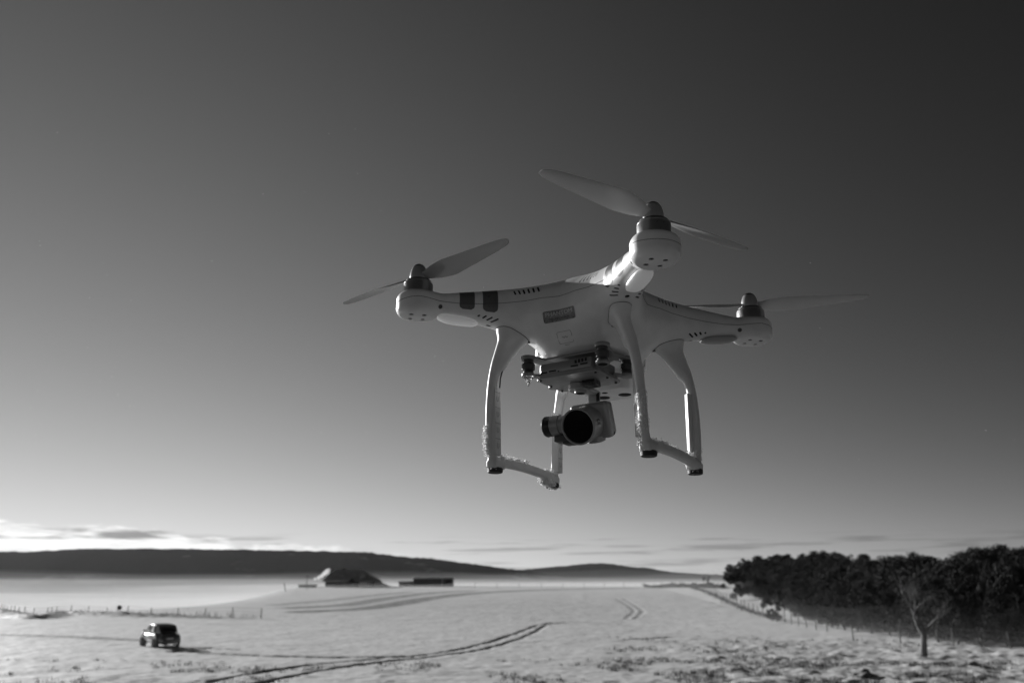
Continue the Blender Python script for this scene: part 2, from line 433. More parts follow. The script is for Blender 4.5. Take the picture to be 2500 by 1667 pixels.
for sx in (1, -1):
    for sy in (1, -1):
        mb = MB(); V = []; F = []; n1, n2 = 20, 28
        for i in range(n1 + 1):
            a = math.pi * i / n1
            for j in range(n2):
                b = 2 * math.pi * j / n2; cz = math.sin(a) * math.sin(b); cl = math.sin(a) * math.cos(b); cs = math.cos(a)
                k = abs(cs) ** 1.2 * (1 if cs >= 0 else -1)
                s = 136.5 + 20.0 * np.sign(cs) * abs(cs) ** 0.75; V.append(arm_pt(s, 9.0 * np.sign(cl) * abs(cl) ** 0.65, -24.3 + 2.3 * cs + 3.7 * cz, sx, sy))
        for i in range(n1):
            for j in range(n2): F.append((i * n2 + j, i * n2 + (j + 1) % n2, (i + 1) * n2 + (j + 1) % n2, (i + 1) * n2 + j))
        mb.add(V, F); o = dbuild(mb, 'lamp_cover', M['led'] if sx > 0 else M['ledrear'], shell, smooth=60)

# name plate, lettering and the little outlined mark on the nose
def on_nose(y, z, off): P = cast((90, y, z), (-1, 0, 0)); n = grad(shell_fn, P[None])[0]; n /= np.linalg.norm(n); return P + n * off
def nose_patch(name, outline, off, m, parent):
    nU, nV = 24, 10; (y0, y1, z0, z1, rad) = outline; V = []; F = []
    for i in range(nU + 1):
        for j in range(nV + 1):
            y = y0 + (y1 - y0) * i / nU; z = z0 + (z1 - z0) * j / nV
            dx = max(rad - (y - y0), rad - (y1 - y), 0); dzz = max(rad - (z - z0), rad - (z1 - z), 0)
            if dx > 0 and dzz > 0:
                d = math.hypot(dx, dzz)
                if d > rad:
                    cy = y0 + rad if y < (y0 + y1) / 2 else y1 - rad; cz = z0 + rad if z < (z0 + z1) / 2 else z1 - rad
                    y = cy + (y - cy) * rad / d; z = cz + (z - cz) * rad / d
            V.append(on_nose(y, z, off))
    for i in range(nU):
        for j in range(nV): a = i * (nV + 1) + j; F.append((a, a + nV + 1, a + nV + 2, a + 1))
    return dbuild(MB().add(V, F), name, m, parent, smooth=60)
plate = nose_patch('name_plate', (-17.0, 17.0, -33.2, -22.4, 1.5), 0.35, M['label'], shell)
def text_mesh(txt, size, sx=1.0):
    c = bpy.data.curves.new('t', 'FONT'); c.body = txt; c.size = size; c.align_x = 'CENTER'; c.align_y = 'CENTER'; c.resolution_u = 3
    o = bpy.data.objects.new('t', c); col.objects.link(o); dg = bpy.context.evaluated_depsgraph_get(); dg.update()
    me = bpy.data.meshes.new_from_object(o.evaluated_get(dg)); bpy.data.objects.remove(o)
    V = np.zeros(len(me.vertices) * 3); me.vertices.foreach_get('co', V); V = V.reshape(-1, 3); V[:, 0] *= sx
    return me, V
def nose_text(txt, size, z, sx, m, y=0.0):
    me, V = text_mesh(txt, size, sx)
    for v, (tx, ty, _) in zip(me.vertices, V): v.co = Vector(on_nose(y + tx, z + ty, 0.55)) * MM
    me.update(); dpart('lettering', me, m, shell)
nose_text('PHANTOM', 5.4, -25.9, 1.12, M['ink'])
nose_text('PROFESSIONAL', 3.0, -30.6, 1.08, M['darkink'])
mk = MB(); cy, cz, wy, wz, rd = 0.6, -47.2, 7.6, 4.9, 1.6; pts = []
for k in range(37):
    a = 2 * math.pi * k / 36; c_, s_ = math.cos(a), math.sin(a)
    pts.append(tuple(on_nose(cy + np.sign(c_) * (wy - rd) + rd * c_, cz + np.sign(s_) * (wz - rd) + rd * s_, 0.1)))
mk.tube(pts, 0.24, 5, caps=False); dbuild(mk, 'embossed_mark', M['greyink'], shell)
mk = MB(); mk.tube([tuple(on_nose(cy - 3 + k * 0.6, cz + 0.7 * math.sin(k * 1.3), 0.1)) for k in range(11)], 0.3, 5)
mk.tube([tuple(on_nose(cy - 2.4 + k * 0.6, -53.6, 0.1)) for k in range(9)], 0.3, 5); dbuild(mk, 'embossed_mark', M['greyink'], shell)

# ---- motors and propellers
def blade_mesh(ang, hand):
    secs = 22; V = []; F = []; npt = 12
    for i in range(secs + 1):
        t = i / secs; r = 6 + 113.5 * t
        ch = float(np.interp(t, [0, .06, .14, .3, .55, .8, .95, 1], [9, 11, 17, 23, 20, 15.5, 11.5, 5])); tw = R_(float(np.interp(t, [0, .15, .5, 1], [30, 27, 15, 8]))) * hand
        th = float(np.interp(t, [0, .15, 1], [3.0, 1.9, 0.9])); lift = 17.5 + 2.2 * t
        for k in range(npt):
            a = 2 * math.pi * k / npt; c = ch * (0.5 * math.cos(a) + 0.12); zz = th * 0.5 * math.sin(a) + 0.06 * ch * (1 - (2 * (c / ch) - .24) ** 2)
            c2 = c * math.cos(tw) - zz * math.sin(tw); z2 = c * math.sin(tw) + zz * math.cos(tw)
            x = r * math.cos(ang) - c2 * math.sin(ang); y = r * math.sin(ang) + c2 * math.cos(ang); V.append((x, y, lift + z2))
    for i in range(secs):
        for k in range(npt): F.append((i * npt + k, (i + 1) * npt + k, (i + 1) * npt + (k + 1) % npt, i * npt + (k + 1) % npt))
    F.append(tuple(range(npt))); F.append(tuple(reversed(range(secs * npt, (secs + 1) * npt))))
    return MB().add(V, F)
for sx, sy, ang, hand in ((1, 1, -21, 1), (1, -1, 79, -1), (-1, 1, 112, -1), (-1, -1, 30, 1)):
    o = np.array([123.7 * sx, 123.7 * sy, 0])
    mot = MB().lathe([(11.5, -4), (13.6, -3), (14.2, -2.2), (14.2, 8.6), (13.9, 9.4), (14.0, 9.7), (13.2, 11.2), (12.2, 12.0)], o, n=48)
    mo = dbuild(mot, 'motor', M['bell'])
    dbuild(MB().lathe([(12.3, 11.9), (12.25, 12.6), (11.4, 13.2), (8.7, 13.3)], o, n=48), 'motor_ring', M['bellring'], mo)
    pr = dempty('propeller'); pr.location = (o[0] * MM, o[1] * MM, FOOT)
    dbuild(MB().lathe([(8.3, 13.0), (8.7, 14.2), (8.75, 17.5), (8.35, 21.0), (7.5, 24.4), (6.5, 26.6), (5.9, 27.5)], n=40), 'hub', M['hub'], pr)
    dbuild(MB().lathe([(5.95, 27.45), (4.8, 28.9), (3.2, 30.0), (1.4, 30.6), (0, 30.7)], n=40), 'hub_tip', M['hubtip'], pr)
    for k in (0, 1): dbuild(blade_mesh(R_(ang + 180 * k), hand), 'blade', M['blade'], pr, smooth=50)

# ---- landing gear
def smooth_path(P, R_, n=7):
    P = np.array(P, float); R_ = np.array(R_, float); t = np.arange(len(P)); tt = np.linspace(0, len(P) - 1, (len(P) - 1) * n + 1)
    out = []
    for A in (P, R_[:, None]):
        E_ = np.vstack([2 * A[0] - A[1], A, 2 * A[-1] - A[-2]]); i = np.minimum(tt.astype(int), len(P) - 2); u = (tt - i)[:, None]
        p0, p1, p2, p3 = E_[i], E_[i + 1], E_[i + 2], E_[i + 3]
        out.append(0.5 * (2 * p1 + (p2 - p0) * u + (2 * p0 - 5 * p1 + 4 * p2 - p3) * u ** 2 + (3 * p1 - p0 - 3 * p2 + p3) * u ** 3))
    return out[0], out[1][:, 0]
LEG, LEGR = smooth_path([(60, 60, -33), (62.5, 66.5, -50), (64.0, 73.0, -70), (64.0, 77.0, -92), (63.0, 79, -120), (61.0, 79, -146), (54, 79, -157), (42, 79, -158)], [8.8, 6.9, 5.8, 5.2, 4.9, 4.9, 4.6, 3.6], 4)
WEB, WEBR = smooth_path([(47, 48, -33), (53, 57, -48), (60.5, 67.5, -66)], [6.0, 4.2, 3.8], 4)
def chain(x, y, z, P, Rr, ky):
    d = None
    for i in range(len(P) - 1):
        a, b = P[i], P[i + 1]; v = np.array([(b - a)[0], (b - a)[1] * ky, (b - a)[2]]); L = v @ v
        px, py, pz = x - a[0], (y - a[1]) * ky, z - a[2]
        t = np.clip((px * v[0] + py * v[1] + pz * v[2]) / L, 0, 1)
        e = np.sqrt((px - t * v[0]) ** 2 + (py - t * v[1]) ** 2 + (pz - t * v[2]) ** 2) - (Rr[i] + t * (Rr[i + 1] - Rr[i]))
        d = e if d is None else np.minimum(d, e)
    return d
def rbox(x, y, z, c, hsz, r):
    qx = np.abs(x - c[0]) - (hsz[0] - r); qy = np.abs(y - c[1]) - (hsz[1] - r); qz = np.abs(z - c[2]) - (hsz[2] - r)
    return np.sqrt(np.maximum(qx, 0) ** 2 + np.maximum(qy, 0) ** 2 + np.maximum(qz, 0) ** 2) + np.minimum(np.maximum(qx, np.maximum(qy, qz)), 0) - r
def gear_fn(x, y, z):
    ax = np.abs(x)
    d = chain(ax, y, z, LEG, LEGR, 1.2)
    d = smin(d, chain(ax, y, z, WEB, WEBR, 1.0), 9)
    fl = chain(ax, y, z, np.array([(49.0, 50, -31), (62, 63, -30)]), [8.5, 8.5], 1.0); d = smin(d, fl, 8)
    sk = rbox(x, y, z + 157.8 - 2.5 * np.cos(x / 36.0), (0, 79, 0), (52, 4.4, 3.9), 2.0)
    ft = rbox(ax, y, z, (53, 79, -160.5), (8.4, 5.6, 3.6), 2.0)
    d = smin(d, sk, 4); return smin(d, ft, 5)
gV, gQ = sdf_mesh(gear_fn, (-84.0, 34.0, -170.0), (84.0, 96.0, -21.0), 0.95)
keep = shell_fn(*gV.T) > -2.5
gQ = gQ[keep[gQ].all(1)]
gN = grad(gear_fn, gV); gN /= np.linalg.norm(gN, axis=1)[:, None]
IMG_LEFT = np.array([0.539, -0.842, 0.0]); TO_CAM = np.array([0.80, 0.46, -0.30])
def snow(parent, sy, region, n, spread, rr, seedv, face=None):
    r = np.random.default_rng(seedv); V = gV * np.array([1, sy, 1]); Nn = gN * np.array([1, sy, 1])
    m = region(V) & keep
    if face is not None: m &= (Nn @ face) > 0.25
    I = np.where(m)[0]
    if not len(I): return
    cl = V[r.choice(I, 14)]; F = []; VV = []
    for i in r.choice(I, n):
        dmin = np.min(np.linalg.norm(cl - V[i], axis=1)); k = math.exp(-(dmin / 3.6) ** 2)
        if r.random() > 0.02 + k: continue
        c = V[i] + Nn[i] * (r.random() ** 1.6) * spread * (0.3 + k) + r.normal(0, 0.5, 3); a = rr * r.uniform(0.45, 1.3)
        q = r.normal(0, 1, (3, 3)); q, _ = np.linalg.qr(q); b = len(VV)
        e = np.array([[1, 0, 0], [-1, 0, 0], [0, .6, 0], [0, -.6, 0], [0, 0, .8], [0, 0, -.8]]) * a
        VV += [tuple((q @ p + c) * MM) for p in e]
        F += [(b, b + 2, b + 4), (b + 2, b + 1, b + 4), (b + 1, b + 3, b + 4), (b + 3, b, b + 4), (b + 2, b, b + 5), (b + 1, b + 2, b + 5), (b + 3, b + 1, b + 5), (b, b + 3, b + 5)]
    me = bpy.data.meshes.new('snow_clump'); me.from_pydata(VV, [], F); me.update()
    o = dpart('snow_clump', me, M['frost'], parent); o['kind'] = 'stuff'
for sy in (1, -1):
    gr = dempty('landing_gear')
    V = gV * np.array([1, sy, 1]) * MM; Q = gQ if sy > 0 else gQ[:, ::-1]
    used, inv = np.unique(Q, return_inverse=True)
    dpart('leg_frame', np_mesh('leg_frame', V[used], inv.reshape(Q.shape)), M['gear'], gr)
    mb = MB()
    for P in iso_lines(gV, gQ, shell_fn(*gV.T) - 0.25): dbuild(MB().tube([(p[0], p[1] * sy, p[2]) for p in P], 0.28, 5, caps=False), 'root_joint', M['seam'], gr)
    for sx in (1, -1):
        # flat aerial panel on the inner side of each leg, with its moulded clips
        poly = [(51.2, 76.0), (55.2, 71.8), (65, 71.8), (65, 77.5), (51.2, 77.5)]
        pm_ = MB().prism([(x * sx, y * sy) for x, y in poly][::sx * sy], -152, -88); pm_.v = [(x + (z + 120) * 0.03 * sx, y, z) for x, y, z in pm_.v]
        pn = dbuild(pm_, 'aerial_panel', M['gear'], gr, bevel=0.4)
        mb = MB()
        for k in range(4):
            z = -97 - 15 * k; y = 71.75 * sy; x0 = 60.3 * sx + (z + 120) * 0.03 * sx
            mb.tube([(x0 - 4.5, y, z + 5), (x0 + 4.5, y, z + 5)], 0.32, 4)
            mb.tube([(x0 - 1.5, y, z + 1), (x0 - 1.5, y, z - 2.5), (x0, y, z - 4), (x0 + 1.5, y, z - 2.5), (x0 + 1.5, y, z + 1)], 0.3, 4)
        dbuild(mb, 'clip_relief', M['greyink'], pn)
        ft = MB().lathe([(6.4, -168.0), (7.2, -167.4), (7.4, -164.2), (6.6, -163.2)], (53.5 * sx, 79 * sy, 0), n=24); dbuild(ft, 'foot_pad', M['pad'], gr)
        P = cast((45.5 * sx, 46.5 * sy, -70), (0, 0, 1), lambda x, y, z: np.minimum(gear_fn(x, y * sy, z), 1e3))
        if P is not None: dbuild(MB().lathe([(0, -0.5), (2.2, -0.5), (2.6, 0.3)], P, n=16), 'screw', M['black'], gr)
    if sy < 0:
        w = [(49 - 0.0, -50, -38.5), (53, -54, -42), (57.5, -60, -54), (60.5, -66, -66), (60.5, -70.0, -78), (59.5, -71.5, -87.5)]
        dbuild(MB().tube([(p[0] + 0.5, p[1] + 1.2, p[2]) for p in w], 0.7, 6), 'aerial_cable', M['black'], gr)
        snow(gr, -1, lambda v: (v[:, 0] > 30) & (v[:, 2] < -124) & (v[:, 2] > -153), 1500, 2.8, 0.8, 11, IMG_LEFT)
        snow(gr, -1, lambda v: (v[:, 0] > 0) & (v[:, 0] < 50) & (v[:, 2] < -149), 1600, 3.6, 0.85, 12, np.array([0.2, -.2, .95]))
        snow(gr, -1, lambda v: (v[:, 0] < -40) & (v[:, 2] < -158), 2200, 4.2, 0.9, 13, np.array([0.5, -0.3, -.7]))
        snow(gr, -1, lambda v: (v[:, 0] < -34) & (v[:, 0] > -56) & (v[:, 2] < -148) & (v[:, 2] > -156), 500, 2.4, 0.8, 14, np.array([0.2, -.2, .95]))
        snow(gr, -1, lambda v: (v[:, 0] > 40) & (v[:, 2] < -162), 240, 2.4, 0.5, 15, np.array([0.4, 0, -.9]))
    else:
        snow(gr, 1, lambda v: (v[:, 0] > 30) & (v[:, 2] < -116) & (v[:, 2] > -160), 1300, 2.0, 0.7, 21, IMG_LEFT)
        snow(gr, 1, lambda v: (v[:, 0] > 30) & (v[:, 2] < -112) & (v[:, 2] > -146), 900, 0.9, 0.6, 22, TO_CAM)
        snow(gr, 1, lambda v: (v[:, 0] > -44) & (v[:, 0] < 52) & (v[:, 2] < -146), 1500, 2.6, 0.7, 23, np.array([0.2, 0.1, .95]))
        snow(gr, 1, lambda v: (v[:, 0] < -38) & (v[:, 2] < -144) & (v[:, 2] > -158), 1300, 2.6, 0.75, 24, np.array([0.6, -0.6, .5]))
        snow(gr, 1, lambda v: (v[:, 0] < -38) & (v[:, 2] < -140), 420, 1.2, 0.5, 25, -IMG_LEFT)
        snow(gr, 1, lambda v: (np.abs(v[:, 0]) > 40) & (v[:, 2] < -162), 300, 3.0, 0.5, 26, np.array([0.4, 0, -.9]))

# ---- gimbal
gb = dempty('gimbal')
up = MB()
for sy in (1, -1):
    for x in (57, 6): up.lathe([(6.9, -63.8), (7.2, -63.4), (7.2, -60.6), (6.8, -60.2)], (x, 39.5 * sy, 0), n=28)
    up.prism([(60, 33 * sy), (54, 43 * sy), (30, 38 * sy), (5, 44 * sy), (2, 34 * sy), (18, 26 * sy), (34, 22 * sy)][::sy], -63.3, -60.8)
up.prism([(46, -27), (46, 27), (40, 30), (12, 30), (8, 24), (8, -24), (12, -30), (40, -30)], -63.2, -60.9)
dbuild(up, 'upper_plate', M['alu'], gb, bevel=0.35)
for sy in (1, -1):
    for x in (57, 6):
        dbuild(MB().lathe([(4.2, -77.2), (5.0, -76.5), (5.2, -75.6), (4.5, -74.6), (6.0, -73.6), (6.5, -72), (6.5, -68.6), (5.8, -67.4), (4.6, -66.6), (5.2, -65.4), (5.0, -63.6)], (x, 39.5 * sy, 0), n=28), 'damper', M['rubber'], gb)
lp = MB()
for sy in (1, -1):
    for x in (57, 6): lp.lathe([(6.2, -80.2), (6.7, -79.6), (6.7, -77.6), (6.2, -77.1)], (x, 39.5 * sy, 0), n=28)
    lp.prism([(60, 40 * sy), (50, 27 * sy), (42, 30 * sy), (53, 44 * sy)][::sy], -79.8, -77.7); lp.prism([(4, 44 * sy), (2, 36 * sy), (14, 26 * sy), (20, 32 * sy)][::sy], -79.8, -77.7)
lp.prism([(57, -28), (57, 29), (53, 33), (8, 33), (4, 28), (4, -28), (8, -33), (52, -33)], -84.6, -82.6)
lp.prism([(55.5, -28), (55.5, 28), (50, 31.5), (10, 31.5), (6, 28), (6, -28), (10, -31.5), (50, -31.5)], -82.4, -79.6)
dbuild(lp, 'lower_plate', M['alu'], gb, bevel=0.3)
bx = dbuild(MB().prism([(54.5, -27), (54.5, 26), (50, 30), (12, 30), (9, 26), (9, -26), (12, -30.5), (51, -30.5)], -79.8, -69.5), 'electronics_box', M['alu'], gb, bevel=0.8)
for y, z, w, hh in ((-24, -78.2, 7.5, 1.4), (-14.5, -77.8, 7.5, 1.4), (9, -76.2, 7.5, 1.4), (19, -75.6, 7.5, 1.4), (10.5, -72.4, 2.0, 3.2), (14, -72.2, 2.0, 3.2), (17.5, -72.0, 2.0, 3.2), (21, -71.8, 2.0, 3.2), (-8, -79.0, 1.2, 1.2)):
    dbuild(MB().box((54.4, y, z), (1.0, w, hh)), 'cooling_slot', M['cavity'], bx, smooth=0)
for x, y in ((55, -29), (54, 30), (8, 30), (8, -30), (32, -31), (30, 31)): dbuild(MB().lathe([(0, -86), (1.1, -85.9), (1.4, -84.5)], (x - 2 * np.sign(x - 30), y * 0.98, 0), n=12), 'screw', M['black'], gb)
dbuild(MB().lathe([(0, -89.8), (0.9, -88.2), (1.9, -86.4), (1.7, -85.6), (3.6, -83.6), (3.2, -82.6), (5.6, -81.2), (5.2, -80.2)], (57, -39.5, 0), n=14), 'ice_drop', M['ice'], gb, smooth=60)
dbuild(MB().lathe([(4.6, -80.45), (0, -80.45)][::-1], (57, 39.5, 0), n=20), 'bolt_hole', M['cavity'], gb)
ym = MB().lathe([(9.4, -91.0), (10.2, -90.3), (10.2, -85), (8, -84.5)], (21, -4.5, 0), n=36).lathe([(5.2, -94.2), (5.7, -93.6), (5.7, -91)], (23, -2, 0), n=28)
ymo = dbuild(ym, 'yaw_motor', M['alulight'], gb)
dbuild(MB().lathe([(0, -94.25), (4.3, -94.25)], (23, -2, 0), n=24), 'shaft_hole', M['cavity'], ymo)
dbuild(MB().box((26, 11.5, -87.3), (14, 13, 5.4)), 'cable_cover', M['black'], gb, bevel=0.8)
am = MB().box((6, 0, -89), (22, 11.5, 4.2)).box((-2, -0.5, -103), (5.5, 11.5, 30)).box((-3, -0.5, -119), (7, 16, 12))
dbuild(am, 'gimbal_arm', M['alulight'], gb, bevel=1.2)
dbuild(MB().box((1.3, 5.4, -97), (2.2, 3.0, 15)), 'ribbon_cable', M['black'], gb, bevel=0.4)
vs = dbuild(MB().prism([(-20, -20), (-20, 20), (-26, 27), (-58, 27), (-63, 21), (-63, -21), (-58, -27), (-26, -27)], -82, -58), 'downward_sensor', M['plastic'], gb, bevel=2.0)
for x, y, r in ((-46, -12, 6.6), (-46, 12, 6.6), (-29, -2, 3.0)): dbuild(MB().lathe([(0, -82.2), (r * .8, -82.25), (r, -82.15), (r, -81.5)], (x, y, 0), n=28), 'sensor_disc', M['cavity'], vs)
# battery at the tail
bt = MB().prism([(-30, -30), (-30, 30), (-56, 33), (-66, 26), (-68, 0), (-66, -26), (-56, -33)][::-1], -60, -12)
dbuild(bt, 'battery', M['plastic'], None, bevel=5, seg=4)
bt = MB().tube([(-52, 33.6, -22), (-52, 33.6, -46), (-50, 33.4, -54), (-42, 33.0, -58)], 0.25, 5); dbuild(bt, 'battery_seam', M['seam'])

# ---- camera under the gimbal (nose down twenty degrees)
cm = dempty('camera')
ct = R_(20); XF = Matrix(((math.cos(ct), 0, math.sin(ct), 34), (0, 1, 0, 0), (-math.sin(ct), 0, math.cos(ct), -129), (0, 0, 0, 1)))   # local x = lens axis
def cxf(mb): mb.v = [tuple(XF @ Vector(p)) for p in mb.v]; return mb
dbuild(cxf(MB().lathe([(16.4, -24), (17.0, -23), (17.0, -7.2), (16.8, -7.0), (17.0, -6.8), (17.5, -1.0), (17.3, -0.2), (16.6, 0), (15.9, -0.2), (15.6, -1.2), (15.5, -6)], axis=(1, 0, 0), n=64)), 'lens_barrel', M['cam'], cm)
dbuild(cxf(MB().lathe([(15.55, -1.6), (12, -2.0), (8, -4.2), (0, -4.6)], axis=(1, 0, 0), n=48)), 'lens_glass', M['glass'], cm)
hs = cxf(MB().box((-27.5, 2.5, 1.0), (12, 40, 35))); dbuild(hs, 'housing', M['cam'], cm, bevel=4.2, seg=4)
dbuild(cxf(MB().box((-35, 3, 1.0), (7, 37, 32))), 'rear_cover', M['cam'], cm, bevel=3.2, seg=3)
dbuild(cxf(MB().lathe([(0, 0), (1.4, 0.1), (1.7, -0.4)], origin=(-29, 22.6, -13), axis=(0, 1, 0), n=14)), 'screw', M['black'], cm)
dbuild(cxf(MB().lathe([(7, 0), (9, 1.2), (9.2, 6), (7, 7)], origin=(-25, 4, -12.5), axis=(0, 0, -1), n=20)), 'lower_boss', M['cam'], cm)
me, V = text_mesh('4K', 3.2)
def on_barrel(u, v, off):            # u round the barrel, v along it
    a = R_(42) + u / 16.3; return XF @ Vector((-11 + v, (17.1 + off) * math.sin(a), (17.1 + off) * math.cos(a)))
for v, (tx, ty, _) in zip(me.vertices, V): v.co = on_barrel(-ty + 12.5, tx, 0.25) * MM
me.update(); bd = MB(); V = []; F = []
for i in range(9):
    for j in range(2): V.append(on_barrel(12.5 - 2.6 + 5.2 * i / 8, -2.9 + 5.8 * j, 0.1))
for i in range(8): F.append((i * 2, i * 2 + 1, i * 2 + 3, i * 2 + 2))
bo_ = dbuild(bd.add(V, F), 'badge', M['black'], cm); dpart('lettering', me, M['ink'], bo_)
pm = MB().lathe([(9.2, 15), (9.2, 24), (9.9, 24.4), (10.1, 32), (9.6, 32.5), (9.6, 33.5)], origin=(21.5, 0, -122), axis=(0, -1, 0), n=40); dbuild(pm, 'pitch_motor', M['alu'], cm)
dbuild(MB().lathe([(9.7, 33.4), (9.9, 34), (9.9, 38.5), (10.2, 39), (10.2, 40.2), (9.4, 41.6), (7, 42), (0, 42)], origin=(21.5, 0, -122), axis=(0, -1, 0), n=40), 'motor_cap', M['black'], cm)
dbuild(MB().box((16, -24, -134.5), (14, 16, 7)).box((14, -19, -138.5), (12, 11, 4)), 'roll_bracket', M['rubber'], cm, bevel=1.0)
dbuild(MB().box((6, -22, -122), (36, 5, 9)), 'roll_arm', M['alu'], cm, bevel=1.5)

# ================================================================== THE LAND
FPX = F35 / 36 * 2352                     # focal length in pixels of a 2352 wide picture; rows are counted from the horizon
HOR = 1335.0
def vnoise(x, y, seed=0):
    xi = np.floor(x).astype(np.int64); yi = np.floor(y).astype(np.int64); fx = x - xi; fy = y - yi
    def hsh(a, b):
        h_ = (a * 374761393 + b * 668265263 + seed * 2246822519) & 0xFFFFFFFF; h_ = ((h_ ^ (h_ >> 13)) * 1274126177) & 0xFFFFFFFF
        return ((h_ ^ (h_ >> 16)) & 0xFFFF) / 65535.0
    u = fx * fx * (3 - 2 * fx); v = fy * fy * (3 - 2 * fy)
    return (hsh(xi, yi) * (1 - u) + hsh(xi + 1, yi) * u) * (1 - v) + (hsh(xi, yi + 1) * (1 - u) + hsh(xi + 1, yi + 1) * u) * v
def fbm(x, y, o=4, seed=0):
    a = 0; w = 0.5; t = 0
    for i in range(o): a = a + w * vnoise(x * 2 ** i, y * 2 ** i, seed + i * 17); t += w; w *= 0.5
    return a / t
def land(x, y):
    """height of the broad land form, metres above the near field"""
    x = np.asarray(x, float); y = np.asarray(y, float); r = np.hypot(x, y)
    z = 2.75 * smooth01(1 - (r - 4) / 27)                                   # the rise the photographer stands on
    hill = 3.15 * smooth01((y - 96) / 132) + 0.35 * (fbm(x / 60, y / 60, 2, 5) - 0.5) * smooth01((y - 90) / 40)
    hill = hill * smooth01((1500 - y) / 10)
    back = smooth01((y - 232) / 110)
    hill = hill * (1 - back) - 9 * back
    val = -9 * smooth01((y - 134) / 90)
    xe = -50 - (y - 107) * 0.16
    w = smooth01((x - xe + 16) / 34)
    z = z + np.where(y > 90, hill * w + val * (1 - w), 0)
    z = z + np.clip((x - 33) * 0.10, 0, 4.2) * smooth01((260 - y) / 60) * smooth01((y - 30) / 25)   # ground climbs into the wood
    return z
def at(px, py, it=40):
    """the point of the land seen at a place of the 2352 x 1568 picture"""
    dy = (py - 784) / FPX; dx = (px - 1176) / FPX; p = R_(PITCH)
    d = np.array([dx, math.cos(p) + dy * math.sin(p), math.sin(p) - dy * math.cos(p)])
    ts = np.exp(np.linspace(math.log(15), math.log(3000), 1500)); P = np.array([0, 0, CAM_Z]) + ts[:, None] * d
    b = P[:, 2] < land(P[:, 0], P[:, 1])
    if not b.any(): return None
    i = int(np.argmax(b)); a, c = ts[max(i - 1, 0)], ts[i]
    for _ in range(24):
        m = (a + c) / 2; q = np.array([0, 0, CAM_Z]) + m * d
        if q[2] < land(q[0], q[1]): c = m
        else: a = m
    q = np.array([0, 0, CAM_Z]) + c * d; return q
def px_line(pts): return np.array([at(*p)[:2] for p in pts if at(*p) is not None])
def densify(P, step=0.4):
    P = np.asarray(P); t = np.arange(len(P)); out = []
    E_ = np.vstack([2 * P[0] - P[1], P, 2 * P[-1] - P[-2]])
    for i in range(len(P) - 1):
        n = max(2, int(np.linalg.norm(P[i + 1] - P[i]) / step)); u = np.linspace(0, 1, n, endpoint=False)[:, None]; p0, p1, p2, p3 = E_[i:i + 4]
        out.append(0.5 * (2 * p1 + (p2 - p0) * u + (2 * p0 - 5 * p1 + 4 * p2 - p3) * u ** 2 + (3 * p1 - p0 - 3 * p2 + p3) * u ** 3))
    out.append(P[-1:]); return np.vstack(out)
RUTS_SHADE = [  # picture rows of wheel marks, and of ditch shade and car shadow painted dark, half width (m), strength
    ([(420, 1582), (520, 1557), (640, 1535), (780, 1519), (930, 1507), (1020, 1496), (1110, 1477), (1180, 1455), (1235, 1435), (1268, 1429)], 0.25, 1.0),
    ([(520, 1587), (600, 1566), (720, 1541), (850, 1522), (1000, 1506), (1100, 1491), (1180, 1470), (1225, 1452), (1255, 1435), (1300, 1428)], 0.25, 1.0),
    ([(1268, 1429), (1330, 1428), (1400, 1432), (1500, 1440)], 0.3, 0.6),
    ([(-60, 1452), (0, 1456), (120, 1460), (240, 1465), (330, 1469)], 1.1, 1.0),  # shallow ditch, its shade put into the ground colour
    ([(470, 1499), (560, 1503), (700, 1507), (820, 1508), (930, 1506)], 0.42, 1.0),
    ([(402, 1495), (412, 1493), (420, 1488), (432, 1486), (470, 1487), (545, 1491)], 0.42, 1.0),  # the car's long shadow painted as a dark strip, together with its tracks
    ([(446, 1494), (456, 1493), (462, 1488), (474, 1486)], 0.38, 1.0),
    ([(455, 1432), (560, 1433), (690, 1436)], 0.3, 0.45),
    ([(1415, 1374), (1440, 1388), (1455, 1400), (1452, 1408), (1438, 1420)], 0.3, 0.55),
    ([(1432, 1374), (1458, 1390), (1474, 1402), (1470, 1410), (1458, 1420)], 0.3, 0.55),
    ([(700, 1404), (820, 1398), (900, 1388), (1000, 1371), (1100, 1361), (1250, 1354), (1450, 1350)], 2.3, 0.9),
    ([(680, 1395), (800, 1388), (880, 1375), (980, 1362), (1080, 1356)], 2.0, 0.8),
    ([(640, 1388), (760, 1378), (860, 1366), (940, 1359)], 1.8, 0.6),
    ([(1420, 1470), (1500, 1464), (1560, 1461), (1620, 1460)], 0.25, 0.75),
]
RUT_SHADE_PTS = [(densify(px_line(p)), w, k) for p, w, k in RUTS_SHADE]
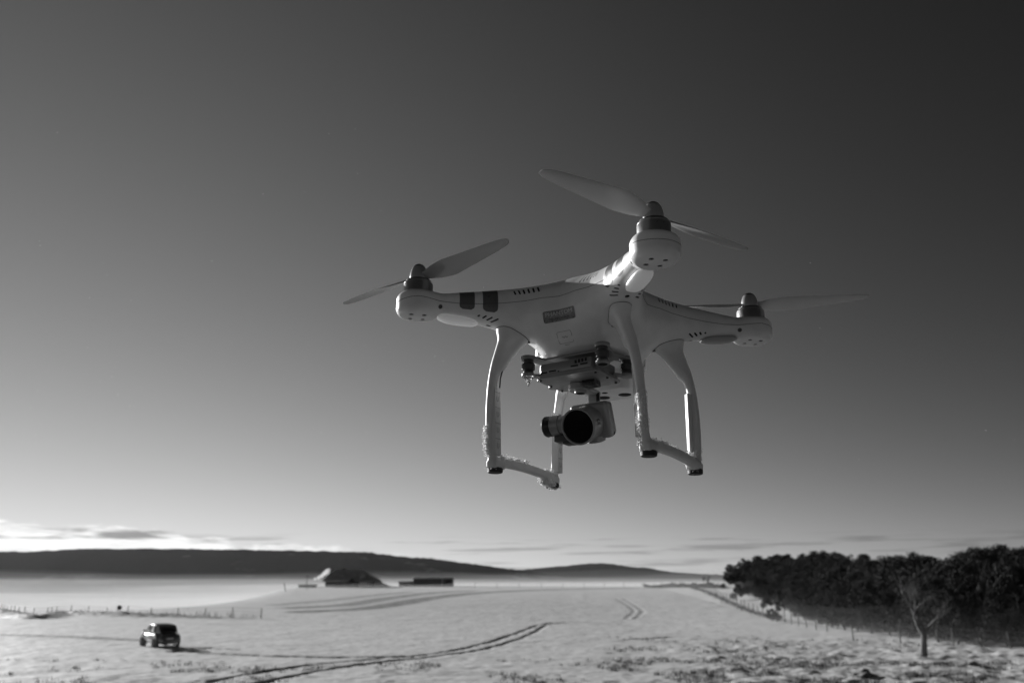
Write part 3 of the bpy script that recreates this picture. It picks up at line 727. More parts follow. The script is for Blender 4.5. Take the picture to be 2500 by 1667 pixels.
# ---- one sheet of snow, finer near the middle of the view
azs = np.concatenate([np.arange(-180, -38, 4.0), np.linspace(-38, 38, 860), np.arange(42, 180, 4.0)])
rs = np.concatenate([[0.0, 3, 6, 10, 14, 18], np.linspace(20, 33.6, 24), 34 * np.exp(np.linspace(0, math.log(260 / 34), 520)), 260 * np.exp(np.linspace(0.02, math.log(9000 / 260), 90))])
AZ, RR = np.meshgrid(np.radians(azs), rs, indexing='ij'); GX = RR * np.sin(AZ); GY = RR * np.cos(AZ)
GZ = land(GX, GY)
near = (RR > 20) & (RR < 300)
wear_shade = np.zeros_like(GX)
xs, ys = GX.ravel(), GY.ravel(); wflat = wear_shade.ravel(); dep = np.zeros_like(wflat)
jit = (fbm(xs * 1.3, ys * 1.3, 3, 40) - 0.5)
for P, hw, k in RUT_SHADE_PTS:
    lo_, hi_ = P.min(0) - 4, P.max(0) + 4
    I = np.where((xs > lo_[0]) & (xs < hi_[0]) & (ys > lo_[1]) & (ys < hi_[1]) & near.ravel())[0]
    if not len(I): continue
    best = np.full(len(I), 1e9)
    for s0 in range(0, len(P), 60):
        Q = P[s0:s0 + 60]; d2 = (xs[I, None] - Q[None, :, 0]) ** 2 + (ys[I, None] - Q[None, :, 1]) ** 2; best = np.minimum(best, d2.min(1))
    d = np.sqrt(best) + jit[I] * min(hw, 0.45) * 1.3
    f = k * smooth01(1 - (d - hw * 0.5) / (hw * 1.1)); wflat[I] = np.maximum(wflat[I], f * (0.7 + 0.8 * jit[I] + 0.2)); dep[I] = np.maximum(dep[I], f * (0.10 if hw < 0.9 else 0.05))
# rough tussocky ground on the right, soft drifts elsewhere
pxr = 1176 + FPX * xs / np.maximum(ys, 1); pyr = HOR + FPX * (CAM_Z - GZ.ravel()) / np.maximum(ys, 1)
rough = smooth01((pxr - 1440 + (pyr - 1460) * -1.2) / 160) * smooth01((pyr - 1452) / 20) * near.ravel()
n1 = fbm(xs * 0.55, ys * 0.55, 4, 3); n2 = fbm(xs * 1.9, ys * 1.9, 3, 9); n3 = fbm(xs * 0.09, ys * 0.09, 3, 21)
tuss = smooth01((n1 - 0.54) / 0.16)
GZf = GZ.ravel() + near.ravel() * (0.11 * (n1 - 0.5) + 0.055 * (n2 - 0.5)) - dep + rough * (0.07 * tuss + 0.09 * (n2 - 0.5))
wflat[:] = np.maximum(wflat, rough * (0.14 + 0.26 * smooth01((n2 - 0.54) / 0.14)) * (0.35 + 0.65 * smooth01((0.5 - n1) / 0.2 + 0.3)))
wflat[:] = np.maximum(wflat, 0.6 * smooth01((fbm(xs * 0.9, ys * 0.4, 4, 77) - 0.59) / 0.10) * smooth01((pyr - 1485) / 50) * near.ravel())
# unseen dark ground round the camera, added to cut light bounced onto the drone
wflat[:] = np.maximum(wflat, smooth01((31 - RR.ravel() + 3 * (n1 - 0.5)) / 5))
# the grassy bank along the left fence, shade of its near face painted in, and its ragged top
FEN_L = px_line([(-120, 1402), (0, 1405), (150, 1410), (300, 1414), (470, 1417), (600, 1420)])
dd = np.full(len(xs), 1e9); I = np.where((ys > 60) & (ys < 190) & (xs < 0))[0]; FD = densify(FEN_L, 0.8)
for s0 in range(0, len(FD), 40): Q = FD[s0:s0 + 40]; dd[I] = np.minimum(dd[I], ((xs[I, None] - Q[None, :, 0]) ** 2 + (ys[I, None] - Q[None, :, 1]) ** 2).min(1))
dd = np.sqrt(dd); fade = smooth01((-xs - 28) / 25)
bank = smooth01(1 - dd / 3.2) * fade; GZf = GZf + bank * (0.50 + 0.25 * (n2 - 0.5)); wflat[:] = np.maximum(wflat, smooth01(1 - (dd - 1.4) / 1.6) * (0.62 + 0.3 * (n2 - 0.4)) * smooth01((-xs - 26) / 16))
farf = ((RR > 290) & (RR < 1600)).ravel(); wflat[:] = np.where(farf, np.clip(0.7 * smooth01((fbm(xs / 130, ys / 60, 4, 91) - 0.48) / 0.12) + 0.75 * smooth01((-xs - 0.16 * ys - 40) / 60) * smooth01((ys - 330) / 200), 0, 0.95), wflat)
nA, nR = GX.shape
idx = np.arange(nA * nR).reshape(nA, nR); Q = np.stack([idx[:-1, :-1], idx[1:, :-1], idx[1:, 1:], idx[:-1, 1:]], -1).reshape(-1, 4)
Qc = np.stack([idx[-1, :-1], idx[0, :-1], idx[0, 1:], idx[-1, 1:]], -1); Q = np.concatenate([Q, Qc])[:, ::-1]
gme = np_mesh('ground', np.stack([xs, ys, GZf], 1), Q)
att = gme.attributes.new('wear_shade', 'FLOAT', 'POINT'); att.data.foreach_set('value', np.clip(wflat, 0, 1).astype(np.float32))
gm = bpy.data.materials.new('snow_ground'); gm.use_nodes = True; t = gm.node_tree; b = t.nodes['Principled BSDF']
at_ = t.nodes.new('ShaderNodeAttribute'); at_.attribute_name = 'wear_shade'; co = t.nodes.new('ShaderNodeTexCoord')
def gn(sc, det=4):
    n = t.nodes.new('ShaderNodeTexNoise'); n.inputs['Scale'].default_value = sc; n.inputs['Detail'].default_value = det; t.links.new(co.outputs['Object'], n.inputs['Vector']); return n.outputs[0]
def gmr(v, a, b_, c, d):
    m = t.nodes.new('ShaderNodeMapRange'); t.links.new(v, m.inputs[0])
    for i, k in enumerate((a, b_, c, d)): m.inputs[1 + i].default_value = k
    return m.outputs[0]
def gma(op, a, b_):
    m = t.nodes.new('ShaderNodeMath'); m.operation = op
    for i, v in enumerate((a, b_)):
        if hasattr(v, 'node'): t.links.new(v, m.inputs[i])
        else: m.inputs[i].default_value = v
    return m.outputs[0]
fine = gmr(gn(3.2, 6), 0.35, 0.65, -0.35, 0.35)
wv = gma('ADD', at_.outputs['Fac'], gma('MULTIPLY', fine, gma('MINIMUM', gma('MULTIPLY', at_.outputs['Fac'], 2.0), 1.0)))
speck = gma('ADD', gmr(gn(1.1, 8), 0.58, 0.70, 0.0, 0.30), gmr(gn(3.2, 5), 0.60, 0.70, 0.0, 0.26))
wv = gma('MAXIMUM', wv, speck); wcl = t.nodes.new('ShaderNodeClamp'); t.links.new(wv, wcl.inputs[0])
snowv = gmr(gn(0.25, 5), 0.3, 0.7, 0.80, 0.93); grassv = gmr(gn(2.0, 5), 0.3, 0.7, 0.05, 0.15)
mx = t.nodes.new('ShaderNodeMix'); mx.data_type = 'FLOAT'; t.links.new(wcl.outputs[0], mx.inputs[0]); t.links.new(snowv, mx.inputs[2]); t.links.new(grassv, mx.inputs[3])
t.links.new(mx.outputs[0], b.inputs['Base Color']); b.inputs['Roughness'].default_value = 0.5; b.inputs['Specular IOR Level'].default_value = 0.9
bp = t.nodes.new('ShaderNodeBump'); bp.inputs['Strength'].default_value = 0.35; bp.inputs['Distance'].default_value = 0.08; t.links.new(gn(2.4, 6), bp.inputs['Height']); t.links.new(bp.outputs[0], b.inputs['Normal'])
ground = link('ground', gme, gm); ground['kind'] = 'structure'

# ---- far wooded ridges
def ridge(name, top, dist, depth, seed, bumps, m, snowy=False):
    px = np.linspace(top[0][0], top[-1][0], 900); zt = CAM_Z + (HOR - np.interp(px, [p[0] for p in top], [p[1] for p in top])) / FPX * dist
    v = np.linspace(0, 1, 70); A = (px - 1176) / FPX; V = []
    X = A[:, None] * dist * (1 + 0 * v); Y = dist - depth + 2 * depth * v[None, :] + 0 * A[:, None]
    prof = np.where(v < 0.5, smooth01(v / 0.5) ** 0.8, smooth01((1 - v) / 0.5))
    X = X * (Y / dist) ** 0.6
    Zb = -10 + (zt[:, None] + 10) * prof[None, :]
    Zb = Zb + prof[None, :] * (fbm(X / 160, Y / 160, 3, seed) - 0.5) * 0.05 * (zt[:, None] + 10) * np.where(v < 0.45, 1, 0.1)[None, :]
    Zb = Zb + (fbm(X / bumps, Y / bumps, 3, seed + 3) - 0.5) * bumps * 0.40 * np.minimum(prof * 3, 1)[None, :]
    n0, n1_ = X.shape; I = np.arange(n0 * n1_).reshape(n0, n1_); Q = np.stack([I[:-1, :-1], I[1:, :-1], I[1:, 1:], I[:-1, 1:]], -1).reshape(-1, 4)
    o = link(name, np_mesh(name, np.stack([X.ravel(), Y.ravel(), Zb.ravel()], 1), Q), m); o['kind'] = 'structure'; return o
def forest_mat(name, dark, light, sc):
    m = bpy.data.materials.new(name); m.use_nodes = True; t = m.node_tree; b = t.nodes['Principled BSDF']; co = t.nodes.new('ShaderNodeTexCoord')
    mp = t.nodes.new('ShaderNodeMapping'); mp.inputs['Scale'].default_value = (1, 1, 4); t.links.new(co.outputs['Object'], mp.inputs[0])
    n = t.nodes.new('ShaderNodeTexNoise'); n.inputs['Scale'].default_value = sc; n.inputs['Detail'].default_value = 8; n.inputs['Roughness'].default_value = 0.6; t.links.new(mp.outputs[0], n.inputs['Vector'])
    sp = t.nodes.new('ShaderNodeSeparateXYZ'); t.links.new(co.outputs['Object'], sp.inputs[0])
    hr = t.nodes.new('ShaderNodeMapRange'); hr.inputs[1].default_value = -6; hr.inputs[2].default_value = 24; hr.inputs[3].default_value = 0.16; hr.inputs[4].default_value = -0.04; t.links.new(sp.outputs[2], hr.inputs[0])
    ad = t.nodes.new('ShaderNodeMath'); ad.operation = 'ADD'; t.links.new(n.outputs[0], ad.inputs[0]); t.links.new(hr.outputs[0], ad.inputs[1])
    r = t.nodes.new('ShaderNodeMapRange'); r.inputs[1].default_value = 0.60; r.inputs[2].default_value = 0.72; r.inputs[3].default_value = dark; r.inputs[4].default_value = light; t.links.new(ad.outputs[0], r.inputs[0])
    t.links.new(r.outputs[0], b.inputs['Base Color']); b.inputs['Roughness'].default_value = 1.0; b.inputs['Specular IOR Level'].default_value = 0.0; return m
FM = forest_mat('far_forest', 0.010, 0.17, 0.012)
ridge('hills', [(-700, 1282), (-200, 1276), (0, 1271), (100, 1272), (220, 1266), (400, 1265), (600, 1268), (850, 1273), (920, 1281), (1000, 1287), (1100, 1300), (1190, 1312), (1300, 1326), (1420, 1340)], 1500, 420, 3, 12, FM)
ridge('hills', [(1040, 1335), (1120, 1322), (1190, 1311), (1270, 1304), (1340, 1298), (1375, 1296), (1400, 1298), (1440, 1304), (1480, 1307), (1530, 1316), (1600, 1320), (1800, 1324), (2100, 1326), (2600, 1322), (3200, 1330)], 2600, 500, 13, 12, forest_mat('far_forest_pale', 0.014, 0.04, 0.008))

# ================================================================== THINGS ON THE LAND
MW = dict(
    leaf=mat('dark_foliage', 0.032, 0.8, spec=0.2, var=0.5, vscale=0.8),
    leafb=mat('grey_twigs', 0.06, 0.85, spec=0.2, var=0.4, vscale=1.5),
    bark=mat('bark', 0.07, 0.9, var=0.3, vscale=6, bump=0.6, bscale=14),
    pale=mat('frosted_bark', 0.13, 0.85, var=0.4, vscale=5, bump=0.5, bscale=14),
    post=mat('fence_wood', 0.09, 0.9, var=0.3, vscale=9),
    wire=mat('fence_wire', 0.12, 0.5, metal=0.6),
    wall=mat('dark_boards', 0.06, 0.85, var=0.3, vscale=2),
    wall2=mat('shed_boards', 0.2, 0.85, var=0.25, vscale=2),
    snowroof=mat('roof_snow', 0.8, 0.8, var=0.06, vscale=1),
    shadesnow=mat('shaded_thin_snow', 0.45, 0.8, var=0.3, vscale=0.6),  # patchy roof snow, darkened in colour for the shade on the slope
    roofgrey=mat('roof_sheet', 0.16, 0.7, var=0.2, vscale=1),
    paint=mat('car_paint', 0.08, 0.32, coat=0.6, rvar=0.06, vscale=3),
    tyre=mat('tyre', 0.02, 0.85), rim=mat('wheel_rim', 0.35, 0.35, metal=0.8),
    win=mat('car_glass', 0.03, 0.06, trans=0.85), lamp=mat('car_lamp', 0.75, 0.12, coat=1.0), chrome=mat('chrome', 0.7, 0.15, metal=1.0),
    sign=mat('sign_back', 0.06, 0.6), stone=mat('snowy_rock', 0.22, 0.9, var=0.5, vscale=4, bump=0.5, bscale=9),
    grass=mat('dry_grass', 0.10, 0.9, var=0.4, vscale=6),
)
def gz(x, y): return float(land(np.array([x]), np.array([y]))[0])
# ---- trees
def tree_parts(seed, H, crown_r, leaf, clumps, leaves_per, bare=False, trunk_h=0.25, thick=0.022):
    r = random.Random(seed); tr = MB(); tips = []
    def limb(p, d, L, rad, depth):
        pts = [p.copy()]; rr = [rad]; n = 4; q = p.copy(); dd = d.copy()
        for i in range(n):
            dd = (dd + Vector((r.gauss(0, .16), r.gauss(0, .16), r.gauss(0.05, .10)))).normalized(); q = q + dd * L / n; pts.append(q.copy()); rr.append(rad * (1 - (0.6 if depth else 0.4) * (i + 1) / n))
        tr.tube(pts, rr, 6 if depth < 2 else 4, caps=depth == 0)
        if depth >= (5 if bare else 2): tips.append(q); return
        kids = (3 if depth else 5) if not bare else (3 if depth else 4)
        for k in range(kids):
            j = r.choice([2, 3, 4]) if depth else r.choice([2, 3, 4, 4]); a = r.uniform(0, 6.283); sp = r.uniform(0.45, 0.95)
            nd_ = (dd + Vector((math.cos(a) * sp, math.sin(a) * sp, r.uniform(0.0, 0.4)))).normalized(); limb(pts[j], nd_, L * r.uniform(0.55, 0.78), rr[j] * (0.8 if bare else 0.72), depth + 1)
        tips.append(q)
    limb(Vector((0, 0, -0.3)), Vector((r.gauss(0, .05), r.gauss(0, .05), 1)).normalized(), H * (trunk_h + 0.25), H * thick, 0)
    rg = np.random.default_rng(seed); V = []; F = []
    if clumps:
        C = []
        for k in range(clumps):
            a = rg.uniform(0, 2 * math.pi); u = rg.uniform(0.08, 1.0); zz = H * (0.04 + 0.91 * u); e = crown_r * math.sqrt(max(0.05, 1 - (2 * (u - 0.42)) ** 2 * 0.8)); q = e * math.sqrt(rg.random())
            C.append((q * math.cos(a), q * math.sin(a), zz, crown_r * rg.uniform(0.15, 0.34)))
        for (cx, cy, cz, cr) in C:
            P = rg.normal(0, 1, (leaves_per, 3)); P /= np.linalg.norm(P, axis=1)[:, None]; P *= (rg.random(leaves_per) ** 0.4)[:, None] * cr; P[:, 2] *= 0.8; P += (cx, cy, cz)
            for p in P:
                u = rg.normal(0, 1, 3); u /= np.linalg.norm(u); w = np.cross(u, rg.normal(0, 1, 3)); w /= np.linalg.norm(w); s = leaf * rg.uniform(0.5, 1.3); b = len(V)
                V += [tuple(p - u * s), tuple(p + w * s * 0.45), tuple(p + u * s), tuple(p - w * s * 0.45)]; F.append((b, b + 1, b + 2, b + 3))
    return tr, V, F
def make_tree(name, seed, H, cr, leaf, clumps, lp, m_leaf, m_bark, **kw):
    tr, V, F = tree_parts(seed, H, cr, leaf, clumps, lp, **kw); o = empty(name); tr.build('trunk', m_bark, o, smooth=60)
    if V: me = np_mesh('crown', np.array(V), np.array(F), smooth=False); link('crown', me, m_leaf, o)
    return o
def copy_tree(o, parent=None):
    c = o.copy(); col.objects.link(c); c.parent = parent
    for ch in list(o.children): copy_tree(ch, c)
    return c
protos = [make_tree('wood_tree', 100 + i, 6.0, 2.3, 0.11, 64, 100, MW['leaf'] if i % 3 else MW['leafb'], MW['bark']) for i in range(6)]
WOOD_EDGE = np.array([(50.5, 214), (45.5, 190), (41, 165), (38, 142), (35.5, 120), (33.0, 104), (31.2, 92), (30.2, 80), (30.8, 71), (33, 63), (37.5, 55), (43, 49)])
ED = densify(WOOD_EDGE, 1.0); TN = np.gradient(ED, axis=0); TN /= np.linalg.norm(TN, axis=1)[:, None]; NRM = np.stack([-TN[:, 1], TN[:, 0]], 1)
if (NRM[:, 0]).mean() < 0: NRM = -NRM
rt = random.Random(5); used = [False] * len(protos); ntree = 0
for row in range(7):
    off = 1.2 + row * 3.1; i = rt.uniform(0, 2)
    step = 2.5 + row * 0.22
    while i < len(ED) - 1:
        p = ED[int(i)] + NRM[int(i)] * (off + rt.uniform(-1.0, 1.0)); i += step * rt.uniform(0.75, 1.3)
        if p[1] > 195 and row > 4: continue
        if p[0] / p[1] > 0.72: continue
        hs = rt.uniform(0.62, 0.95) if row == 0 else rt.uniform(0.92, 1.2) + 0.03 * row
        hs *= (0.72 + 0.36 * smooth01((140 - p[1]) / 80)) * (0.74 + 0.22 * float(vnoise(np.array([p[0] / 9.0]), np.array([p[1] / 9.0]), 61)[0]))
        k = rt.randrange(len(protos)); t_ = protos[k] if not used[k] else copy_tree(protos[k]); used[k] = True
        t_.location = (p[0], p[1], gz(p[0], p[1])); t_.rotation_euler = (rt.gauss(0, .04), rt.gauss(0, .04), rt.uniform(0, 6.28)); t_.scale = (hs * rt.uniform(.9, 1.15), hs * rt.uniform(.9, 1.15), hs)
        front = row < 2
        tag(t_, 'bushy dark tree in the front edge of the wood' if front else 'dark tree top rising inside the wood behind its front edge', 'tree', 'trees along the front edge of the wood' if front else 'trees deeper in the wood'); ntree += 1
print('wood trees', ntree)
b_ = at(2122, 1513); lone = make_tree('bare_tree', 41, 5.6, 1.6, 0.10, 0, 0, MW['leafb'], MW['pale'], bare=True, trunk_h=0.16, thick=0.042)
lone.location = (b_[0], b_[1], b_[2] - 0.05); lone.rotation_euler = (0, R_(7), 0); tag(lone, 'lone bare pale-barked tree standing in the snow before the dark wood', 'tree')
b_ = at(1783, 1427); st_ = make_tree('small_tree', 43, 3.6, 1.3, 0.12, 20, 110, MW['leaf'], MW['bark'], trunk_h=0.35); st_.location = (b_[0], b_[1], b_[2]); tag(st_, 'small dark tree on a thin trunk where the field fence meets the wood', 'tree')
b_ = at(1690, 1378); st_ = make_tree('dark_bush', 44, 4.6, 2.3, 0.16, 30, 130, MW['leaf'], MW['bark'], trunk_h=0.05); st_.location = (b_[0], b_[1], b_[2]); tag(st_, 'dense dark bush at the far left end of the wood', 'bush')
b_ = at(1627, 1347); st_ = make_tree('crest_shrub', 45, 2.4, 1.3, 0.10, 10, 40, MW['leafb'], MW['bark'], bare=True, trunk_h=0.1); st_.location = (b_[0], b_[1], b_[2]); tag(st_, 'tiny bare shrub on the hill crest left of the wood', 'shrub')
# ---- fences
def fence(name, pts, gap, ph, label, wires=3, group=None):
    P = densify(pts, 0.5); L = np.concatenate([[0], np.cumsum(np.linalg.norm(np.diff(P, axis=0), axis=1))]); n = max(2, int(L[-1] / gap)); rr = random.Random(len(name) + n)
    o = empty(name, (P[0][0], P[0][1], gz(*P[0]))); tag(o, label, 'fence', group); base = Vector(o.location); heads = []
    for k in range(n + 1):
        s = L[-1] * k / n; q = Vector((float(np.interp(s, L, P[:, 0])), float(np.interp(s, L, P[:, 1])), 0)); q.z = gz(q.x, q.y)
        hgt = ph * rr.uniform(0.85, 1.15); tip = q + Vector((rr.gauss(0, .04), rr.gauss(0, .04), hgt))
        MB().tube([q - base - Vector((0, 0, .2)), (q + tip) / 2 - base, tip - base], [0.055, 0.05, 0.045], 6).build('post', MW['post'], o); heads.append((q, tip))
    for w in range(wires):
        f = 0.35 + 0.6 * w / max(1, wires - 1); mb = MB(); mb.tube([(a.lerp(b, f)) - base for a, b in heads], 0.011, 4); mb.build('wire', MW['wire'], o)
    return o
fence('wire_fence', FEN_L, 4.2, 1.15, 'post and wire fence along the dark grassy bank at the left')
fence('wire_fence', px_line([(1090, 1349), (1200, 1349), (1350, 1348.5), (1500, 1348), (1600, 1348.5), (1650, 1350)]), 5.0, 1.15, 'post and wire fence along the crest of the snowy hill')
fence('wire_fence', px_line([(1592, 1349), (1630, 1362), (1680, 1385), (1730, 1405), (1790, 1425), (1850, 1440), (1900, 1450)]), 3.6, 1.1, 'post and wire fence running down the hill to the wood')
fence('wire_fence', px_line([(1960, 1470), (2060, 1476), (2160, 1482), (2260, 1487), (2370, 1492), (2440, 1496)]), 3.2, 1.15, 'post and wire fence behind the lone bare tree')
def hedge(pts, hh, wd_, n, label):
    P = densify(pts, 0.4); rg = np.random.default_rng(n); I = rg.integers(0, len(P), n); X = P[I, 0] + rg.normal(0, wd_, n); Y = P[I, 1] + rg.normal(0, wd_, n); Zg = land(X, Y); hv = hh * (0.5 + vnoise(X * 0.6, Y * 0.6, 8))
    C = np.stack([X, Y, Zg + hv * rg.random(n) ** 0.8], 1); U = rg.normal(0, 1, (n, 3)); U /= np.linalg.norm(U, axis=1)[:, None]; W = np.cross(U, rg.normal(0, 1, (n, 3))); W /= np.linalg.norm(W, axis=1)[:, None]; s = rg.uniform(.06, .16, n)[:, None]
    V = np.stack([C - U * s, C + W * s * .4, C + U * s, C - W * s * .4], 1).reshape(-1, 3); o = link('hedge', np_mesh('hedge', V, np.arange(4 * n).reshape(-1, 4), smooth=False), MW['leafb']); tag(o, label, 'hedge')
hedge(px_line([(1480, 1348.5), (1560, 1348.3), (1620, 1349), (1665, 1351)]), 0.75, 0.3, 9000, 'low dark hedge along the hill crest just left of the wood')
hedge(px_line([(1592, 1350), (1630, 1363), (1680, 1386), (1730, 1406), (1790, 1426)]), 0.22, 0.4, 2600, 'low scrub under the fence that runs down to the wood')
# round sign on a pole by the left fence
b_ = at(272, 1413); sg = empty('round_sign', tuple(b_)); tag(sg, 'small round dark sign on a thin pole beside the left fence', 'sign')
MB().tube([(0, 0, -0.1), (0.03, 0, 1.1)], 0.035, 6).build('pole', MW['post'], sg); MB().lathe([(0, -0.03), (0.28, -0.03), (0.30, 0), (0.28, 0.03), (0, 0.03)], (0.04, -0.05, 1.0), (0.45, -1, 0.1), 20).build('disc', MW['sign'], sg)
# ---- farm on the hill
def H3(px, py=None, y=None):
    x = (px - 1176) / FPX * y; return x, y
FY = 216.0
def fx(px): return (px - 1176) / FPX * FY
def fz(py, y=FY): return CAM_Z + (HOR - py) / FPX * y
x0, x1 = fx(763), fx(898); g0 = fz(1352)
fh = empty('farmhouse', ((x0 + x1) / 2, FY, g0)); tag(fh, 'low dark farmhouse under a broad snow-covered roof on the hill', 'house')
def loc(px, py, dy=0.0): return (fx(px) - fh.location.x, dy, fz(py) - g0)
w0, w1 = loc(762, 1352)[0], loc(872, 1352)[0]; e_ = loc(0, 1336)[2]; rt_ = loc(0, 1313)[2]
MB().box(((w0 + w1) / 2, 4.0, (e_ - 1) / 2), (w1 - w0, 8.0, e_ + 1)).build('wall', MW['wall'], fh, smooth=0)
r0, r1 = loc(768, 0)[0], loc(838, 0)[0]; tail = loc(905, 1352)[0]
V = [(w0 - .5, -0.9, e_), (w1 + .4, -0.9, e_), (w1 + .4, 8.9, e_), (w0 - .5, 8.9, e_), (r0 + .9, 4, rt_), (r1, 4, rt_)]
V += [(a, b, c + 0.28) for a, b, c in V]
F = [(3, 2, 1, 0), (6, 7, 11, 10), (7, 8, 11), (8, 9, 10, 11), (9, 6, 10), (0, 1, 7, 6), (1, 2, 8, 7), (2, 3, 9, 8), (3, 0, 6, 9)]
F += []
MB().add(V, F).build('roof', MW['shadesnow'], fh, smooth=0)
MB().box((loc(796, 0)[0], 4.0, rt_ - 0.4), (0.9, 0.9, 2.0)).build('chimney', MW['wall'], fh, smooth=0)
MB().box((loc(822, 0)[0], -0.35, e_ * 0.45), (1.3, 0.9, e_ * 0.9)).add([(loc(812, 0)[0], -1.3, e_ * .9), (loc(832, 0)[0], -1.3, e_ * .9), (loc(822, 0)[0], -1.3, e_ * .9 + 1.0), (loc(812, 0)[0], 1.6, e_ * .9), (loc(832, 0)[0], 1.6, e_ * .9), (loc(822, 0)[0], 1.6, e_ * .9 + 1.0)], [(0, 1, 2), (3, 5, 4), (0, 2, 5, 3), (1, 4, 5, 2), (0, 3, 4, 1)]).build('porch', MW['wall'], fh, smooth=0)
for k, px in enumerate((775, 787, 802, 846, 860)):
    o = MB().box((loc(px, 0)[0], -0.03, e_ * 0.50), (0.9, 0.1, 0.8)).build('window', MW['wall2'], fh, smooth=0); MB().box((loc(px, 0)[0], -0.09, e_ * 0.50), (0.7, 0.03, 0.6)).build('pane', MW['win'], o, smooth=0)
# heap of snow-covered hay sloping down at its right end
pts = [(loc(px, py)[0], loc(px, py)[2]) for px, py in ((838, 1314), (846, 1316), (856, 1323), (868, 1331), (884, 1338), (902, 1346), (914, 1351))]
V = []; F = []; n = len(pts)
for (x, z) in pts:
    for k in range(9):
        a = math.pi * k / 8; V.append((x, 4.5 - 5.2 * math.cos(a) * (0.75 + 0.25 * z / 4), -0.8 + (z + 0.8) * math.sin(a) ** 0.5))
for i in range(n - 1):
    for k in range(8): F.append((i * 9 + k, i * 9 + k + 1, (i + 1) * 9 + k + 1, (i + 1) * 9 + k))
F.append(tuple(range(9))); F.append(tuple(reversed(range((n - 1) * 9, n * 9))))
hp = MB().add(V, F).build('snow_heap', MW['snowroof']); hp.location = fh.location; tag(hp, 'snow-covered heap sloping down from the right end of the farmhouse', 'heap')
b_ = (fx(730), FY - 3, fz(1352, FY - 3)); wd = empty('low_shed', b_); tag(wd, 'low dark shed left of the farmhouse', 'shed')
MB().box((0, 0, 0.2), (3.6, 2.6, 1.5)).build('wall', MW['wall'], wd, smooth=0); MB().box((0.1, 0, 1.03), (4.2, 3.1, 0.2)).build('roof', MW['snowroof'], wd, smooth=0)
b_ = at(704, 1353); up_ = empty('utility_pole', tuple(b_)); tag(up_, 'thin pole standing just left of the farmhouse', 'pole'); MB().tube([(0, 0, -.2), (0, 0, 3.0)], [.09, .07], 6).build('shaft', MW['post'], up_); MB().box((0, 0, 2.7), (0.9, .1, .1)).build('crossarm', MW['post'], up_, smooth=0)
FY2 = 224.0
def bx(name, pa, pb, pt, pbm, y, m, label, cat, depth=5.0):
    xa, xb = (pa - 1176) / FPX * y, (pb - 1176) / FPX * y; zb, zt = fz(pbm, y), fz(pt, y); o = empty(name, ((xa + xb) / 2, y, zb)); tag(o, label, cat)
    MB().box((0, depth / 2, (zt - zb) / 2 - 0.3), (xb - xa, depth, zt - zb + 0.6)).build('wall', m, o, smooth=0); MB().box((0, depth / 2, zt - zb + 0.13), (xb - xa + 0.3, depth + 0.4, 0.24)).build('roof', MW['snowroof'], o, smooth=0); return o, xb - xa, zt - zb
o, w_, h_ = bx('long_shed', 957, 1044, 1329, 1353, FY2, MW['wall2'], 'long flat-roofed shed on the hill right of the farmhouse', 'shed')
MB().box((w_ * 0.24, -0.06, h_ * .5), (0.18, 0.12, h_)).build('post', MW['snowroof'], o, smooth=0); MB().box((w_ * 0.40, -0.04, h_ * .47), (w_ * .16, 0.08, h_ * .85)).build('door', MW['wall'], o, smooth=0)
o, w_, h_ = bx('small_shed', 925, 955, 1337, 1353, FY2 - 2, MW['wall2'], 'small low shed touching the left end of the long shed', 'shed', 3.5)
MB().box((0, -0.04, h_ * .45), (w_ * .3, 0.08, h_ * .8)).build('door', MW['wall'], o, smooth=0)
b_ = at(656, 1357); pl_ = MB().tube([(0, 0, -0.2), (-0.25, 0, 1.1), (-0.45, 0, 1.7)], [0.1, 0.09, 0.07], 6).build('leaning_post', MW['post']); pl_.location = tuple(b_); tag(pl_, 'single leaning post on the hill left of the farm', 'post')
# ---- the car
gm2 = bpy.data.materials.new('car_glazing'); gm2.use_nodes = True; t = gm2.node_tree; t.nodes.remove(t.nodes['Principled BSDF'])
tb = t.nodes.new('ShaderNodeBsdfTransparent'); tb.inputs[0].default_value = (0.5, 0.5, 0.5, 1); gb_ = t.nodes.new('ShaderNodeBsdfGlossy'); gb_.inputs['Roughness'].default_value = 0.05; ms = t.nodes.new('ShaderNodeMixShader'); lw = t.nodes.new('ShaderNodeLayerWeight'); lw.inputs[0].default_value = 0.25
t.links.new(lw.outputs['Fresnel'], ms.inputs[0]); t.links.new(tb.outputs[0], ms.inputs[1]); t.links.new(gb_.outputs[0], ms.inputs[2]); t.links.new(ms.outputs[0], t.nodes['Material Output'].inputs[0])
c_ = at(366, 1483); car = empty('parked_car', (c_[0], c_[1], c_[2] - 0.03), R_(130)); tag(car, 'dark rounded small car parked on the snow at the left', 'car')
def loft(secs, n=20, e=2.6):
    V = []; F = []
    for x, hw_, zl, zh in secs:
        for k in range(n):
            a = 2 * math.pi * k / n; c, s = math.cos(a), math.sin(a); V.append((x, hw_ * np.sign(c) * abs(c) ** (2 / e), (zl + zh) / 2 + (zh - zl) / 2 * np.sign(s) * abs(s) ** (2 / e)))
    for i in range(len(secs) - 1):
        for k in range(n): F.append((i * n + k, (i + 1) * n + k, (i + 1) * n + (k + 1) % n, i * n + (k + 1) % n))
    F.append(tuple(reversed(range(n)))); F.append(tuple(range((len(secs) - 1) * n, len(secs) * n))); return MB().add(V, F)
loft([(-1.92, .46, .46, .74), (-1.86, .66, .34, .88), (-1.6, .78, .24, .99), (-1.0, .84, .22, 1.04), (0, .85, .22, 1.04), (.9, .84, .22, 1.02), (1.45, .79, .24, .92), (1.8, .68, .3, .80), (1.93, .50, .40, .68)], e=2.9).build('body', MW['paint'], car, smooth=60)
